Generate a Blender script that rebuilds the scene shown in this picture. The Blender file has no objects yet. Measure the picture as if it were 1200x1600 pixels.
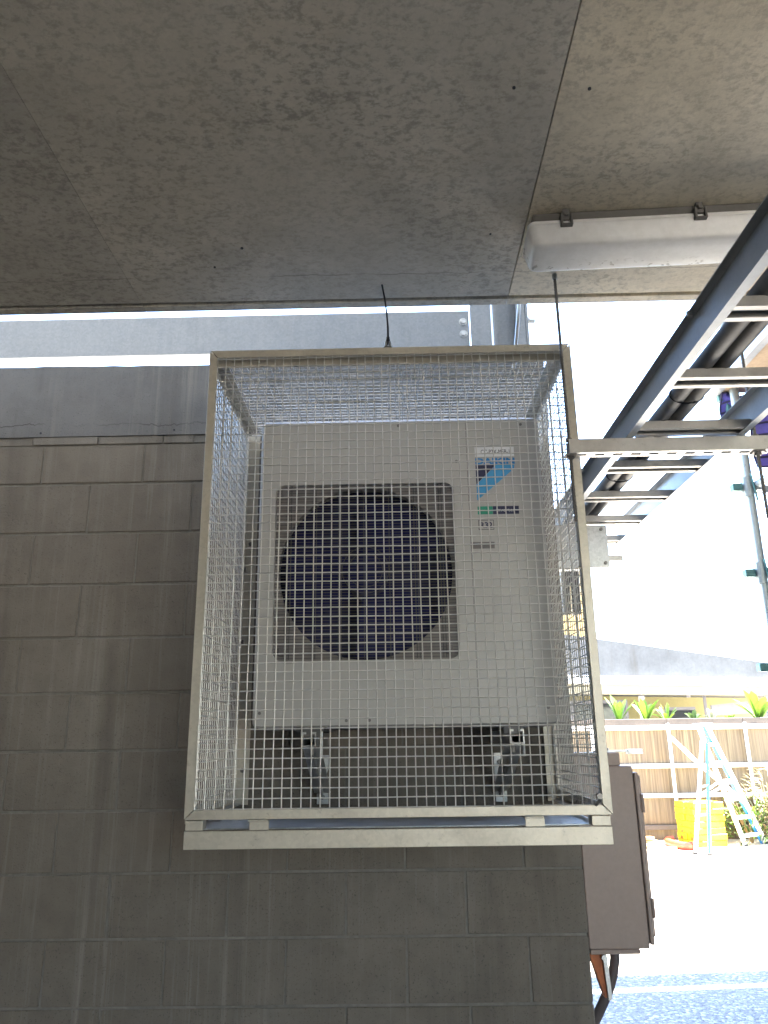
import bpy, bmesh, math, random
from mathutils import Vector, Matrix
R = math.radians
PI = math.pi
rnd = random.Random(7)
scene = bpy.context.scene
C = scene.collection
EYE = 1.55            # eye height; all z values below are measured from the eye
G = -EYE              # the ground

# ------------------------------------------------------------------ camera, sky, sun, exposure
cd = bpy.data.cameras.new('camera')
cam = bpy.data.objects.new('camera', cd)
C.objects.link(cam)
scene.camera = cam
pitch, yaw, roll = R(16.54), R(-0.77), R(-0.817)
fwd = Vector((math.sin(yaw)*math.cos(pitch), math.cos(yaw)*math.cos(pitch), math.sin(pitch)))
rt = Vector((math.cos(yaw), -math.sin(yaw), 0))
up = rt.cross(fwd)
r2 = rt*math.cos(roll) + up*math.sin(roll)
u2 = -rt*math.sin(roll) + up*math.cos(roll)
m = Matrix((r2, u2, -fwd)).transposed().to_4x4()
m.translation = (0, 0, EYE)
cam.matrix_world = m
cd.sensor_fit = 'VERTICAL'
cd.sensor_height = 36
cd.lens = 1204/1600*36
cd.clip_start = 0.02
cd.clip_end = 2000

SUN_EL, SUN_AZ = 60, 95       # azimuth counted from straight behind the camera towards the right
sd = Vector((math.cos(R(SUN_EL))*math.sin(R(SUN_AZ)), -math.cos(R(SUN_EL))*math.cos(R(SUN_AZ)), math.sin(R(SUN_EL))))
w = bpy.data.worlds.new('World')
scene.world = w
w.use_nodes = True
nt = w.node_tree
bg = nt.nodes['Background']
sky = nt.nodes.new('ShaderNodeTexSky')
sky.sky_type = 'NISHITA'
sky.sun_disc = False
sky.sun_elevation = R(SUN_EL)
sky.sun_rotation = math.atan2(sd.x, sd.y)
sky.air_density = 1.0
sky.dust_density = 0.6
nt.links.new(sky.outputs[0], bg.inputs[0])
bg.inputs[1].default_value = 0.15
sl = bpy.data.lights.new('sun', 'SUN')
sl.energy = 5.0
sl.angle = R(0.5)
sl.color = (1, .92, .78)
so = bpy.data.objects.new('sun', sl)
C.objects.link(so)
so.rotation_euler = sd.to_track_quat('Z', 'Y').to_euler()
so.location = (20, -10, 30)
vs = scene.view_settings
vs.view_transform = 'Standard'
vs.look = 'None'
vs.gamma = 1
vs.use_curve_mapping = False
vs.exposure = 3.92
scene.cycles.use_denoising = True
scene.cycles.max_bounces = 10
scene.cycles.diffuse_bounces = 8
scene.cycles.sample_clamp_indirect = 6

# ------------------------------------------------------------------ helpers
class MB:
    """collects polygons in eye-relative metres"""
    def __init__(s):
        s.v = []; s.f = []
    def add(s, vs_, fs):
        b = len(s.v)
        s.v += [tuple(p) for p in vs_]
        s.f += [tuple(b+i for i in f) for f in fs]
        return s
    def box(s, x0, x1, y0, y1, z0, z1, mat=None):
        p = [Vector((x, y, z)) for z in (z0, z1) for y in (y0, y1) for x in (x0, x1)]
        if mat is not None: p = [mat @ q for q in p]
        return s.add(p, [(0,2,3,1),(4,5,7,6),(0,1,5,4),(2,6,7,3),(0,4,6,2),(1,3,7,5)])
    def bar(s, a, b, w, h, ref=(0,0,1)):
        a = Vector(a); b = Vector(b); d = (b-a).normalized(); ref = Vector(ref)
        if abs(d.dot(ref)) > .98: ref = Vector((1,0,0))
        u = d.cross(ref).normalized(); v = u.cross(d)
        p = [q + u*(i*w/2) + v*(j*h/2) for q in (a, b) for i, j in ((-1,-1),(1,-1),(1,1),(-1,1))]
        return s.add(p, [(3,2,1,0),(4,5,6,7),(0,1,5,4),(1,2,6,5),(2,3,7,6),(3,0,4,7)])
    def tube(s, pts, r, n=8, cap=True):
        pts = [Vector(p) for p in pts]; rs = r if isinstance(r, (list, tuple)) else [r]*len(pts)
        rings = []; u = None
        for i, p in enumerate(pts):
            d = (pts[min(i+1, len(pts)-1)] - pts[max(i-1, 0)]).normalized()
            if u is None:
                u = d.orthogonal().normalized()
            else:
                u = (u - d*u.dot(d)).normalized()
            v = d.cross(u)
            rings.append([p + (u*math.cos(2*PI*k/n) + v*math.sin(2*PI*k/n))*rs[i] for k in range(n)])
        vs_ = [q for rg in rings for q in rg]; fs = []
        for i in range(len(pts)-1):
            for k in range(n):
                k2 = (k+1) % n
                fs.append((i*n+k, i*n+k2, (i+1)*n+k2, (i+1)*n+k))
        if cap:
            fs.append(tuple(range(n-1, -1, -1))); fs.append(tuple((len(pts)-1)*n+k for k in range(n)))
        return s.add(vs_, fs)
    def cyl(s, a, b, r, n=12):
        return s.tube([a, b], r, n)
    def prism(s, poly, d0, d1, axis='x'):
        """poly: list of (a, b); axis x: (y, z), axis y: (x, z), axis z: (x, y)"""
        def mk(a, b, t):
            return {'x': (t, a, b), 'y': (a, t, b), 'z': (a, b, t)}[axis]
        n = len(poly)
        vs_ = [mk(a, b, d0) for a, b in poly] + [mk(a, b, d1) for a, b in poly]
        fs = [tuple(range(n-1, -1, -1)), tuple(range(n, 2*n))] + [(i, (i+1) % n, n+(i+1) % n, n+i) for i in range(n)]
        return s.add(vs_, fs)
    def mesh(s, name, material, origin=(0, 0, 0), smooth=False, bevel=0, seg=1):
        me = bpy.data.meshes.new(name)
        o = Vector(origin)
        me.from_pydata([Vector(p)-o for p in s.v], [], s.f)
        bm = bmesh.new(); bm.from_mesh(me)
        bmesh.ops.recalc_face_normals(bm, faces=bm.faces)
        if bevel:
            es = [e for e in bm.edges if len(e.link_faces) == 2 and e.calc_face_angle(0) > .6]
            bmesh.ops.bevel(bm, geom=es, offset=bevel, segments=seg, profile=.5, affect='EDGES', clamp_overlap=True)
        bm.to_mesh(me); bm.free()
        if smooth:
            for p in me.polygons: p.use_smooth = True
            try: me.set_sharp_from_angle(angle=R(40))
            except Exception: pass
        me.materials.append(material)
        return me

def tag(o, label=None, cat=None, group=None, kind=None):
    if label: o['label'] = label
    if cat: o['category'] = cat
    if group: o['group'] = group
    if kind: o['kind'] = kind
    return o
def thing(name, label, cat, loc=(0, 0, 0), group=None, kind=None):
    o = bpy.data.objects.new(name, None)
    C.objects.link(o)
    o.location = (loc[0], loc[1], loc[2]+EYE)
    o.empty_display_size = .05
    return tag(o, label, cat, group, kind)
def rel(o):
    """eye-relative origin of an object through its parents"""
    p = Vector((0, 0, -EYE))
    while o:
        p = p + Vector(o.location); o = o.parent
    return p
def part(name, mb, material, parent, smooth=False, bevel=0, seg=1, kind=None, label=None):
    o = bpy.data.objects.new(name, mb.mesh(name, material, rel(parent), smooth, bevel, seg))
    C.objects.link(o); o.parent = parent
    return tag(o, label, None, None, kind)
def solo(name, mb, material, label=None, cat=None, group=None, kind=None, origin=None, **k):
    og = Vector(origin) if origin else Vector((0, 0, 0))
    o = bpy.data.objects.new(name, mb.mesh(name, material, og, **k))
    C.objects.link(o); o.location = og + Vector((0, 0, EYE))
    return tag(o, label, cat, group, kind)
def inst(name, me, parent, loc, rot=(0, 0, 0)):
    """one more piece sharing mesh data; loc is eye-relative"""
    o = bpy.data.objects.new(name, me)
    C.objects.link(o); o.parent = parent
    o.location = Vector(loc) - rel(parent); o.rotation_euler = rot
    return o

# ------------------------------------------------------------------ materials
class NT:
    def __init__(s, name):
        s.m = bpy.data.materials.new(name); s.m.use_nodes = True
        s.t = s.m.node_tree; s.b = s.t.nodes['Principled BSDF']
        s.pos = s.n('ShaderNodeNewGeometry').outputs['Position']
    def n(s, typ, **kw):
        x = s.t.nodes.new(typ)
        for k, v in kw.items(): setattr(x, k, v)
        return x
    def link(s, a, b): s.t.links.new(a, b)
    def scaled(s, sc, off=(0, 0, 0), src=None):
        mp = s.n('ShaderNodeMapping'); s.link(src or s.pos, mp.inputs[0])
        mp.inputs['Scale'].default_value = sc if isinstance(sc, (tuple, list)) else (sc, sc, sc)
        mp.inputs['Location'].default_value = off
        return mp.outputs[0]
    def noise(s, sc, detail=4, rough=.55, off=(0, 0, 0), src=None, dist=0):
        x = s.n('ShaderNodeTexNoise'); s.link(s.scaled(sc, off, src), x.inputs['Vector'])
        x.inputs['Scale'].default_value = 1; x.inputs['Detail'].default_value = detail; x.inputs['Roughness'].default_value = rough
        x.inputs['Distortion'].default_value = dist
        return x.outputs['Fac']
    def vor(s, sc, off=(0, 0, 0)):
        x = s.n('ShaderNodeTexVoronoi'); s.link(s.scaled(sc, off), x.inputs['Vector']); x.inputs['Scale'].default_value = 1
        return x
    def ramp(s, fac, lo, hi, a=0., b=1.):
        x = s.n('ShaderNodeMapRange'); s.link(fac, x.inputs[0])
        for i, v in zip((1, 2, 3, 4), (lo, hi, a, b)): x.inputs[i].default_value = v
        return x.outputs[0]
    def math(s, op, a, b=None):
        x = s.n('ShaderNodeMath', operation=op)
        for i, v in enumerate((a, b)):
            if v is None: continue
            if isinstance(v, (int, float)): x.inputs[i].default_value = v
            else: s.link(v, x.inputs[i])
        return x.outputs[0]
    def mix(s, fac, a, b, mode='MIX'):
        x = s.n('ShaderNodeMix', data_type='RGBA', blend_type=mode)
        for sock, v in ((x.inputs[0], fac), (x.inputs[6], a), (x.inputs[7], b)):
            if isinstance(v, (int, float)): sock.default_value = v
            elif isinstance(v, (tuple, list)): sock.default_value = (*v[:3], 1)
            else: s.link(v, sock)
        return x.outputs[2]
    def bump(s, h, strength=.3, dist=.01):
        x = s.n('ShaderNodeBump'); x.inputs['Strength'].default_value = strength; x.inputs['Distance'].default_value = dist
        s.link(h, x.inputs['Height']); s.link(x.outputs[0], s.b.inputs['Normal'])
    def out(s, col, rough=.7, metal=0., spec=None):
        if isinstance(col, (tuple, list)): s.b.inputs['Base Color'].default_value = (*col[:3], 1)
        else: s.link(col, s.b.inputs['Base Color'])
        for k, v in (('Roughness', rough), ('Metallic', metal)):
            if isinstance(v, (int, float)): s.b.inputs[k].default_value = v
            else: s.link(v, s.b.inputs[k])
        if spec is not None: s.b.inputs['Specular IOR Level'].default_value = spec
        return s.m

def simple(name, col, rough=.5, metal=0., var=.12, sc=6, spec=None, bump=0, fine=60):
    n = NT(name)
    a = n.noise(sc, 5, .6); b = n.noise(fine, 3, .6, off=(3, 1, 2))
    f = n.ramp(n.math('ADD', n.math('MULTIPLY', a, .65), n.math('MULTIPLY', b, .35)), .35, .65)
    c = n.mix(f, [x*(1-var) for x in col], [min(1, x*(1+var)) for x in col])
    if bump: n.bump(b, bump, .002)
    return n.out(c, n.ramp(a, .3, .7, max(0, rough-.07), min(1, rough+.07)), metal, spec)

def soffit_mat(name, k):
    n = NT(name)
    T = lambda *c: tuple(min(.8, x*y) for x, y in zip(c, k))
    big = n.noise(1.1, 4, .6); mid = n.noise(5, 5, .65, off=(2, 0, 0)); fine = n.noise(90, 3, .6)
    rot = n.scaled((1, 1, 1))
    sp = n.noise((46, 60, 40), 4, .7, dist=.15, off=(1, 5, 0))
    zone = n.ramp(n.noise(2.3, 3, .5, off=(7, 1, 3)), .35, .62)
    spots = n.math('MULTIPLY', n.ramp(sp, .47, .63), n.math('ADD', n.math('MULTIPLY', zone, .6), .4))
    light = n.ramp(n.noise((11, 15, 11), 4, .6, off=(4, 4, 4)), .5, .68)
    c = n.mix(n.ramp(big, .35, .65), T(.43, .41, .36), T(.55, .515, .44))
    c = n.mix(n.math('MULTIPLY', light, .35), c, T(.60, .57, .50))
    c = n.mix(n.ramp(mid, .45, .62, 0, .3), c, T(.35, .335, .295))
    c = n.mix(n.math('MULTIPLY', spots, .7), c, T(.21, .2, .175))
    warm = n.ramp(n.noise(1.7, 3, .5, off=(9, 2, 0)), .58, .72, 0, .3)
    c = n.mix(warm, c, T(.50, .43, .32))
    # trowel ripples and a hairline crack parallel to the edge
    sepx = n.n('ShaderNodeSeparateXYZ'); n.link(n.pos, sepx.inputs[0])
    wob = n.math('MULTIPLY', n.math('SUBTRACT', n.noise((2.2, .5, 1), 5, .7), .5), .09)
    yy = n.math('ABSOLUTE', n.math('SUBTRACT', n.math('ADD', sepx.outputs[1], wob), 2.075))
    crack = n.math('MULTIPLY', n.ramp(yy, .0008, .0028, 1, 0), n.ramp(n.noise(3, 2, .5, off=(5, 5, 1)), .42, .55))
    c = n.mix(n.math('MULTIPLY', crack, .55), c, T(.08, .075, .065))
    c = n.mix(n.ramp(fine, .35, .65, 0, .16), c, T(.28, .27, .24))
    n.bump(n.math('ADD', fine, n.math('MULTIPLY', sp, 1.5)), .25, .004)
    return n.out(c, n.ramp(mid, .3, .7, .55, .8), 0, .35)

def block_mat(name, c1, c2, streak=1.0, crack=None):
    n = NT(name)
    oi = n.n('ShaderNodeObjectInfo').outputs['Random']
    big = n.noise(1.4, 4, .6); fine = n.noise(140, 4, .7); mid = n.noise(14, 5, .65)
    st = n.noise((30, 30, .8), 5, .7, off=(1, 0, 0)); st2 = n.noise((85, 60, 1.6), 4, .6, off=(0, 0, 5))
    c = n.mix(n.ramp(big, .35, .65), c1, c2)
    c = n.mix(n.ramp(oi, 0, 1, 0, .18), c, [x*.75 for x in c1])
    c = n.mix(n.ramp(mid, .42, .68, 0, .3), c, [x*.7 for x in c1])
    area = n.ramp(n.noise((1.6, 1.6, .35), 3, .5, off=(3, 3, 3)), .4, .6)
    c = n.mix(n.math('MULTIPLY', n.math('MULTIPLY', n.ramp(st, .52, .72), area), .85*streak), c, (.28, .265, .235))
    c = n.mix(n.math('MULTIPLY', n.ramp(st2, .6, .72), .22*streak), c, (.30, .285, .26))
    dk = n.ramp(n.noise((4.5, 4.5, .42), 4, .6, off=(8, 2, 1)), .56, .72, 0, .55)
    c = n.mix(dk, c, (.065, .058, .05))
    pits = n.ramp(n.noise(210, 2, .5, off=(2, 7, 1)), .62, .7)
    c = n.mix(n.math('MULTIPLY', pits, .5), c, (.05, .047, .042))
    if crack:
        s = n.n('ShaderNodeSeparateXYZ'); n.link(n.pos, s.inputs[0])
        wob = n.math('MULTIPLY', n.math('SUBTRACT', n.noise((3.2, 1, .5), 6, .75), .5), .10)
        zz = n.math('ABSOLUTE', n.math('SUBTRACT', n.math('ADD', s.outputs[2], wob), crack))
        k = n.math('MULTIPLY', n.ramp(zz, .001, .003, 1, 0), n.ramp(n.noise(4, 2, .5), .4, .5))
        c = n.mix(n.math('MULTIPLY', k, .7), c, (.05, .048, .045))
    n.bump(n.math('SUBTRACT', n.math('ADD', fine, n.math('MULTIPLY', mid, .8)), n.math('MULTIPLY', pits, 1.2)), .5, .004)
    return n.out(c, .85, 0, .25)

def galv_mat(name, c1, c2, rough=.42, metal=.75, spangle=1.0, dirt=.25):
    n = NT(name)
    v = n.vor(110); v2 = n.n('ShaderNodeSeparateColor'); n.link(v.outputs['Color'], v2.inputs[0])
    run = n.noise((26, 26, 3), 4, .65); big = n.noise(5, 5, .65); fine = n.noise(120, 3, .6)
    f = n.math('ADD', n.math('MULTIPLY', v2.outputs[0], .45*spangle), n.math('MULTIPLY', run, .55))
    c = n.mix(n.ramp(f, .15, .8), c1, c2)
    dd = n.ramp(big, .5, .7, 0, dirt)
    c = n.mix(dd, c, (.14, .125, .10))
    c = n.mix(n.ramp(n.noise(40, 4, .7, off=(6, 1, 1)), .62, .72, 0, dirt), c, (.07, .06, .05))
    n.bump(fine, .12, .002)
    return n.out(c, n.ramp(f, .2, .8, rough-.08, rough+.12), metal)

def fence_mat():
    n = NT('weathered_fence_sheet')
    oi = n.n('ShaderNodeObjectInfo').outputs['Random']
    off = n.n('ShaderNodeVectorMath', operation='ADD'); n.link(n.pos, off.inputs[0])
    cx = n.n('ShaderNodeCombineXYZ'); n.link(n.math('MULTIPLY', oi, 17), cx.inputs[0]); n.link(cx.outputs[0], off.inputs[1])
    g = n.noise((28, 28, .7), 5, .7, src=off.outputs[0]); g2 = n.noise((9, 9, .5), 4, .6, src=off.outputs[0])
    c = n.mix(n.ramp(g, .35, .7), (.072, .050, .026), (.20, .152, .088))
    c = n.mix(n.ramp(g2, .45, .7, 0, .5), c, (.12, .088, .062))
    n.bump(g, .4, .006)
    return n.out(c, .7)

def yard_mat():
    n = NT('bounce_pale_concrete')
    a = n.noise(.6, 5, .6); b = n.noise(6, 5, .7); f = n.noise(90, 3, .6)
    c = n.mix(n.ramp(a, .35, .65), (.56, .515, .44), (.67, .62, .535))
    c = n.mix(n.ramp(b, .45, .7, 0, .3), c, (.42, .40, .36))
    n.bump(f, .3, .004)
    return n.out(c, .85, 0, .2)

def ground_mat():
    n = NT('gravelly_asphalt')
    big = n.noise(.5, 5, .6); mid = n.noise(5, 5, .7); st = n.noise(38, 4, .75); fine = n.noise(150, 3, .7)
    v = n.vor(55); vs2 = n.n('ShaderNodeSeparateColor'); n.link(v.outputs['Color'], vs2.inputs[0])
    c = n.mix(n.ramp(big, .35, .65), (.28, .275, .265), (.35, .34, .325))
    c = n.mix(n.ramp(mid, .4, .65, 0, .4), c, (.20, .195, .185))
    c = n.mix(n.ramp(st, .45, .62, 0, .75), c, (.10, .10, .105))
    c = n.mix(n.ramp(vs2.outputs[0], .7, .95, 0, .8), c, (.55, .54, .52))
    c = n.mix(n.ramp(fine, .5, .7, 0, .4), c, (.1, .1, .1))
    n.bump(n.math('ADD', st, n.math('MULTIPLY', v.outputs['Distance'], -.8)), .8, .02)
    return n.out(c, .9, 0, .2)

def leaf_mat(name, c1, c2, tr=.25):
    n = NT(name)
    oi = n.n('ShaderNodeObjectInfo').outputs['Random']
    a = n.noise(22, 3, .6)
    c = n.mix(n.ramp(n.math('ADD', n.math('MULTIPLY', a, .6), n.math('MULTIPLY', oi, .4)), .3, .7), c1, c2)
    mt = n.out(c, .45)
    n.b.inputs['Transmission Weight'].default_value = 0
    ad = n.n('ShaderNodeMixShader'); tl = n.n('ShaderNodeBsdfTranslucent'); n.link(c, tl.inputs[0])
    ad.inputs[0].default_value = tr
    n.link(n.b.outputs[0], ad.inputs[1]); n.link(tl.outputs[0], ad.inputs[2])
    n.link(ad.outputs[0], n.t.nodes['Material Output'].inputs[0])
    return mt

def diffuser_mat():
    n = NT('frosted_diffuser')
    sp = n.noise(38, 3, .6); z = n.n('ShaderNodeSeparateXYZ'); n.link(n.pos, z.inputs[0])
    low = n.math('MULTIPLY', n.ramp(z.outputs[1], 1.86, 1.91), n.ramp(n.noise(55, 2, .6, off=(1, 1, 1)), .6, .66))
    c = n.mix(n.ramp(sp, .35, .65), (.84, .83, .81), (.90, .89, .875))
    c = n.mix(n.math('MULTIPLY', low, .6), c, (.25, .22, .18))
    n.out(c, .35, 0, .4)
    ad = n.n('ShaderNodeMixShader'); tl = n.n('ShaderNodeBsdfTranslucent'); n.link(c, tl.inputs[0])
    ad.inputs[0].default_value = .45
    n.link(n.b.outputs[0], ad.inputs[1]); n.link(tl.outputs[0], ad.inputs[2]); n.link(ad.outputs[0], n.t.nodes['Material Output'].inputs[0])
    return n.m

M = {}
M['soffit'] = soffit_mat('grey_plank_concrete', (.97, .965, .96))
M['soffit_tan_lit'] = soffit_mat('tan_lightened_concrete', (1.27, 1.21, 1.10))  # own tan, with the brighter light at the right painted in
M['soffit_shaded'] = soffit_mat('shade_darkened_concrete', (.86, .865, .885))  # left planks darkened in colour to deepen the shade there
M['block'] = block_mat('concrete_block_face', (.17, .15, .125), (.215, .192, .162))
M['beam'] = block_mat('cast_capping_beam', (.15, .148, .146), (.20, .198, .195), .7, crack=1.225+EYE)
M['slip'] = block_mat('mortar_packed_slip', (.15, .135, .115), (.27, .25, .22), .5)
M['mortar'] = simple('grey_mortar', (.20, .19, .17), .9, 0, .25, 10, .2, .4)
M['floor'] = simple('light_absorbing_floor', (.13, .12, .105), .8, 0, .25, 1.5, .2, .3)  # kept dark so little light bounces up
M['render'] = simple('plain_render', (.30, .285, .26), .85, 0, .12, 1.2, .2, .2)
M['dark_render'] = simple('unseen_dark_wall', (.14, .13, .12), .85, 0, .15, 1.2, .2, .2)
M['ground'] = ground_mat()
M['yard'] = yard_mat()
M['galv'] = galv_mat('galvanised_steel', (.40, .41, .41), (.60, .61, .61))
M['galv_frame'] = galv_mat('weathered_galvanised_angle', (.49, .455, .385), (.67, .62, .525), .5, .45, .5, .28)
M['galv_beam'] = galv_mat('spangled_galvanised_beam', (.20, .215, .23), (.30, .315, .33), .5, .35, .6, .1)
M['galv_tray'] = galv_mat('cable_tray_steel', (.30, .32, .34), (.40, .42, .44), .45, .55, .6, .15)
M['strut'] = galv_mat('strut_channel_steel', (.46, .45, .43), (.60, .585, .56), .45, .6, .4, .2)
M['wire'] = galv_mat('welded_wire', (.62, .605, .57), (.82, .805, .76), .36, .5, .4, .10)
M['rod'] = simple('zinc_rod', (.20, .19, .18), .45, .7, .15, 60)
M['casing'] = simple('off_white_enamel', (.46, .445, .415), .42, 0, .035, 3, .45, 0, 30)
M['casing_dim'] = simple('enamel_recess_plate', (.22, .20, .185), .5, 0, .08, 5)
M['grille'] = simple('grille_wire_coating', (.08, .075, .08), .45, 0, .08, 20)
M['void'] = simple('dark_fan_housing', (.008, .008, .06), .6, 0, .2, 6)
M['fan'] = simple('navy_grey_fan_plastic', (.012, .012, .075), .6, 0, .1, 6, .25)
M['navy'] = simple('navy_print', (.012, .015, .06), .5, 0, .05)
M['cyan'] = simple('cyan_print', (.05, .33, .62), .5, 0, .04)
M['blue_text'] = simple('blue_print', (.02, .22, .52), .5, 0, .04)
M['green'] = simple('green_print', (.02, .28, .17), .5, 0, .05)
M['white_print'] = simple('white_label_stock', (.78, .78, .78), .5, 0, .03)
M['ink'] = simple('black_ink', (.02, .02, .03), .6, 0, .05)
M['dim_badge'] = simple('grey_recess', (.16, .145, .14), .6, 0, .08)
M['diffuser'] = diffuser_mat()
M['dark_plastic'] = simple('grey_polycarbonate', (.11, .105, .10), .55, 0, .12, 20)
M['black'] = simple('black_nylon', (.012, .012, .016), .4, 0, .1)
M['lagging'] = simple('black_pipe_lagging', (.12, .112, .105), .5, 0, .25, 12, .5, .2)
M['cabinet'] = simple('taupe_cabinet_paint', (.29, .222, .192), .45, 0, .10, 4, .4)
M['cabinet_edge'] = simple('taupe_door_paint', (.31, .24, .21), .45, 0, .08, 4, .4)
M['conduit'] = simple('dark_flexible_conduit', (.10, .08, .075), .5, 0, .12, 20)
M['rust'] = simple('orange_primer', (.42, .13, .05), .7, 0, .3, 20)
M['fence'] = fence_mat()
M['fence_white'] = simple('white_fence_paint', (.72, .70, .66), .6, 0, .08, 8)
M['fence_cap'] = simple('pale_brown_cap', (.085, .068, .055), .7, 0, .2, 8)
M['yellow'] = simple('yellow_plastic', (.80, .50, .01), .45, 0, .08, 8)
M['hole'] = simple('moulded_socket', (.30, .16, .005), .6, 0, .1)
M['orange_pipe'] = simple('orange_red_pvc', (.75, .12, .05), .4, 0, .08, 12)
M['timber'] = simple('sawn_pine', (.50, .33, .16), .7, 0, .2, 12)
M['ply'] = simple('formply_deck', (.40, .29, .19), .7, 0, .2, 5)
M['alu'] = simple('brushed_aluminium', (.72, .72, .72), .35, .5, .06, 30)
M['fibre_blue'] = simple('blue_fibreglass', (.03, .25, .62), .45, 0, .08, 10)
M['scaf'] = galv_mat('scaffold_tube_steel', (.28, .32, .33), (.42, .46, .47), .5, .6, .4, .35)
M['scaf_green'] = simple('green_painted_fitting', (.07, .17, .17), .55, .2, .25, 20)
M['net'] = simple('violet_blue_shade_net', (.11, .09, .42), .6, 0, .2, 15)
M['net_line'] = simple('net_border_cord', (.03, .025, .08), .6, 0, .1)
M['facade'] = block_mat('weathered_render_parapet', (.085, .086, .086), (.115, .116, .115), .12)
M['white_paint'] = simple('white_fascia_paint', (.80, .79, .76), .6, 0, .04)
M['cream'] = simple('cream_beam_paint', (.19, .17, .115), .65, 0, .08)
M['glass'] = simple('dark_window_glass', (.03, .035, .04), .1, 0, .1)
M['frame_grey'] = simple('grey_window_frame', (.16, .16, .18), .5, 0, .08)
M['interior'] = simple('yellow_interior_wall', (.28, .245, .11), .7, 0, .1)
M['leaf'] = leaf_mat('bright_strap_leaf', (.06, .13, .012), (.16, .27, .03))
M['leaf_dark'] = leaf_mat('shrub_leaf', (.035, .07, .015), (.10, .16, .05))
M['leaf_pale'] = leaf_mat('pale_shrub_leaf', (.26, .30, .14), (.42, .42, .27))
M['dry'] = leaf_mat('dry_stalk', (.30, .22, .12), (.45, .36, .22), .15)
M['soil'] = simple('planter_soil', (.06, .045, .03), .9, 0, .3)
M['sandstone'] = simple('sandstone_brick', (.46, .31, .12), .8, 0, .2, 3)

# ------------------------------------------------------------------ setting: ground
mb = MB(); mb.add([(-400, -400, G), (400, -400, G), (400, 400, G), (-400, 400, G)], [(0, 1, 2, 3)])
solo('ground', mb, M['ground'], kind='structure')

mb = MB(); mb.add([(-30, 6.02, G+.004), (30, 6.02, G+.004), (30, 40, G+.004), (-30, 40, G+.004)], [(0, 1, 2, 3)])
solo('sunlit_pale_ground', mb, M['yard'], kind='structure')  # pale from the shadow edge on: sunlit brightness and bounce put into the colour
mb = MB(); mb.add([(-40, -40, G+.004), (40, -40, G+.004), (40, -4.75, G+.004), (-40, -4.75, G+.004)], [(0, 1, 2, 3)])
solo('rear_paving', mb, M['yard'], kind='structure')
mb = MB(); mb.add([(-3.6, -4.5, G+.004), (3.9, -4.5, G+.004), (3.9, 3.0, G+.004), (-3.6, 3.0, G+.004)], [(0, 1, 2, 3)])
solo('fill_cutting_floor', mb, M['floor'], kind='structure')  # unseen dark sheet added to cut light bouncing up to the soffit

# ------------------------------------------------------------------ block wall
WY = 2.84; WX = .618
wall = thing('block_wall', 'grey concrete block wall with a cast capping beam behind the caged air conditioner', 'wall', (-1.4, WY+.1, G))
mb = MB(); mb.box(-3.6, WX-.006, WY+.0042, WY+.19, G, 1.179)
part('mortar_bed', mb, M['mortar'], wall)
J0 = -1.383
def block_mesh(wd, ht, seed):
    q = random.Random(seed)
    b = MB(); b.box(-wd/2, wd/2, 0, .06, -ht/2, ht/2)
    me = b.mesh('concrete_block', M['block'], bevel=.0025, seg=1)
    for v in me.vertices:
        v.co.x += q.uniform(-.0012, .0012); v.co.z += q.uniform(-.0012, .0012)
    return me
variants = {}
def put_block(x0, x1, z0, z1, i):
    key = (round(x1-x0, 3), round(z1-z0, 3), i % 4)
    if key not in variants: variants[key] = block_mesh(x1-x0-.006, z1-z0-(.008 if z0 > .5 else .0055), i)
    o = inst('concrete_block', variants[key], wall, ((x0+x1)/2, WY+rnd.uniform(-.0018, .0012), (z0+z1)/2),
             (rnd.uniform(-.004, .004) if z0 > .3 else rnd.uniform(-.0015, .0015), 0, rnd.uniform(-.0015, .0015)))
    return o
rows = [(.98, 1.143, 0)] + [(.98-.2*k, .98-.2*(k-1), k) for k in range(1, 14)]
cnt = 0
for z0, z1, k in rows:
    z0 = max(z0, G)
    off = J0 + (.2 if k % 2 else 0)
    xs = [off+.4*i for i in range(-2, 6)]
    xs = [x for x in xs if -1.9 < x < WX-.03] + [WX]
    for a, b in zip(xs, xs[1:]):
        put_block(a, b, z0, z1, cnt); cnt += 1
    if xs[0] > -3.5:
        mb = MB(); mb.box(-3.6, xs[0]-.004, WY, WY+.05, z0+.004, z1-.004)
        part('block_course', mb, M['block'], wall)
# packed slip course under the beam, chipped pieces of uneven length
x = -3.5
while x < WX-.01:
    ln = rnd.choice((.07, .12, .18, .26, .33)); x1 = min(x+ln, WX)
    mb = MB(); mb.box(x, x1-.003, WY-.004+rnd.uniform(-.003, .004), WY+.05, 1.1445, 1.1765-rnd.choice((0, 0, .004, .008)))
    part('brick_slip', mb, M['slip'], wall, bevel=.002)
    x = x1
mb = MB()
N = 60
top = []
for i in range(N+1):
    xx = -3.6 + (WX+3.6)*i/N
    top.append((xx, 1.484 + .004*math.sin(xx*3.1) + rnd.uniform(-.002, .002)))
for i in range(N):
    a, b = top[i], top[i+1]
    bz = 1.178 + rnd.uniform(-.002, .003)
    mb.add([(a[0], WY-.008, 1.178), (b[0], WY-.008, 1.178), (b[0], WY-.006, b[1]), (a[0], WY-.006, a[1]),
            (a[0], WY+.19, 1.178), (b[0], WY+.19, 1.178), (b[0], WY+.19, b[1]), (a[0], WY+.19, a[1])],
           [(0, 1, 2, 3), (3, 2, 6, 7), (5, 4, 7, 6), (0, 4, 5, 1)])
mb.add([(WX, WY-.008, 1.178), (WX, WY-.006, 1.484), (WX, WY+.19, 1.484), (WX, WY+.19, 1.178)], [(0, 1, 2, 3)])
part('capping_beam', mb, M['beam'], wall)
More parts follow.
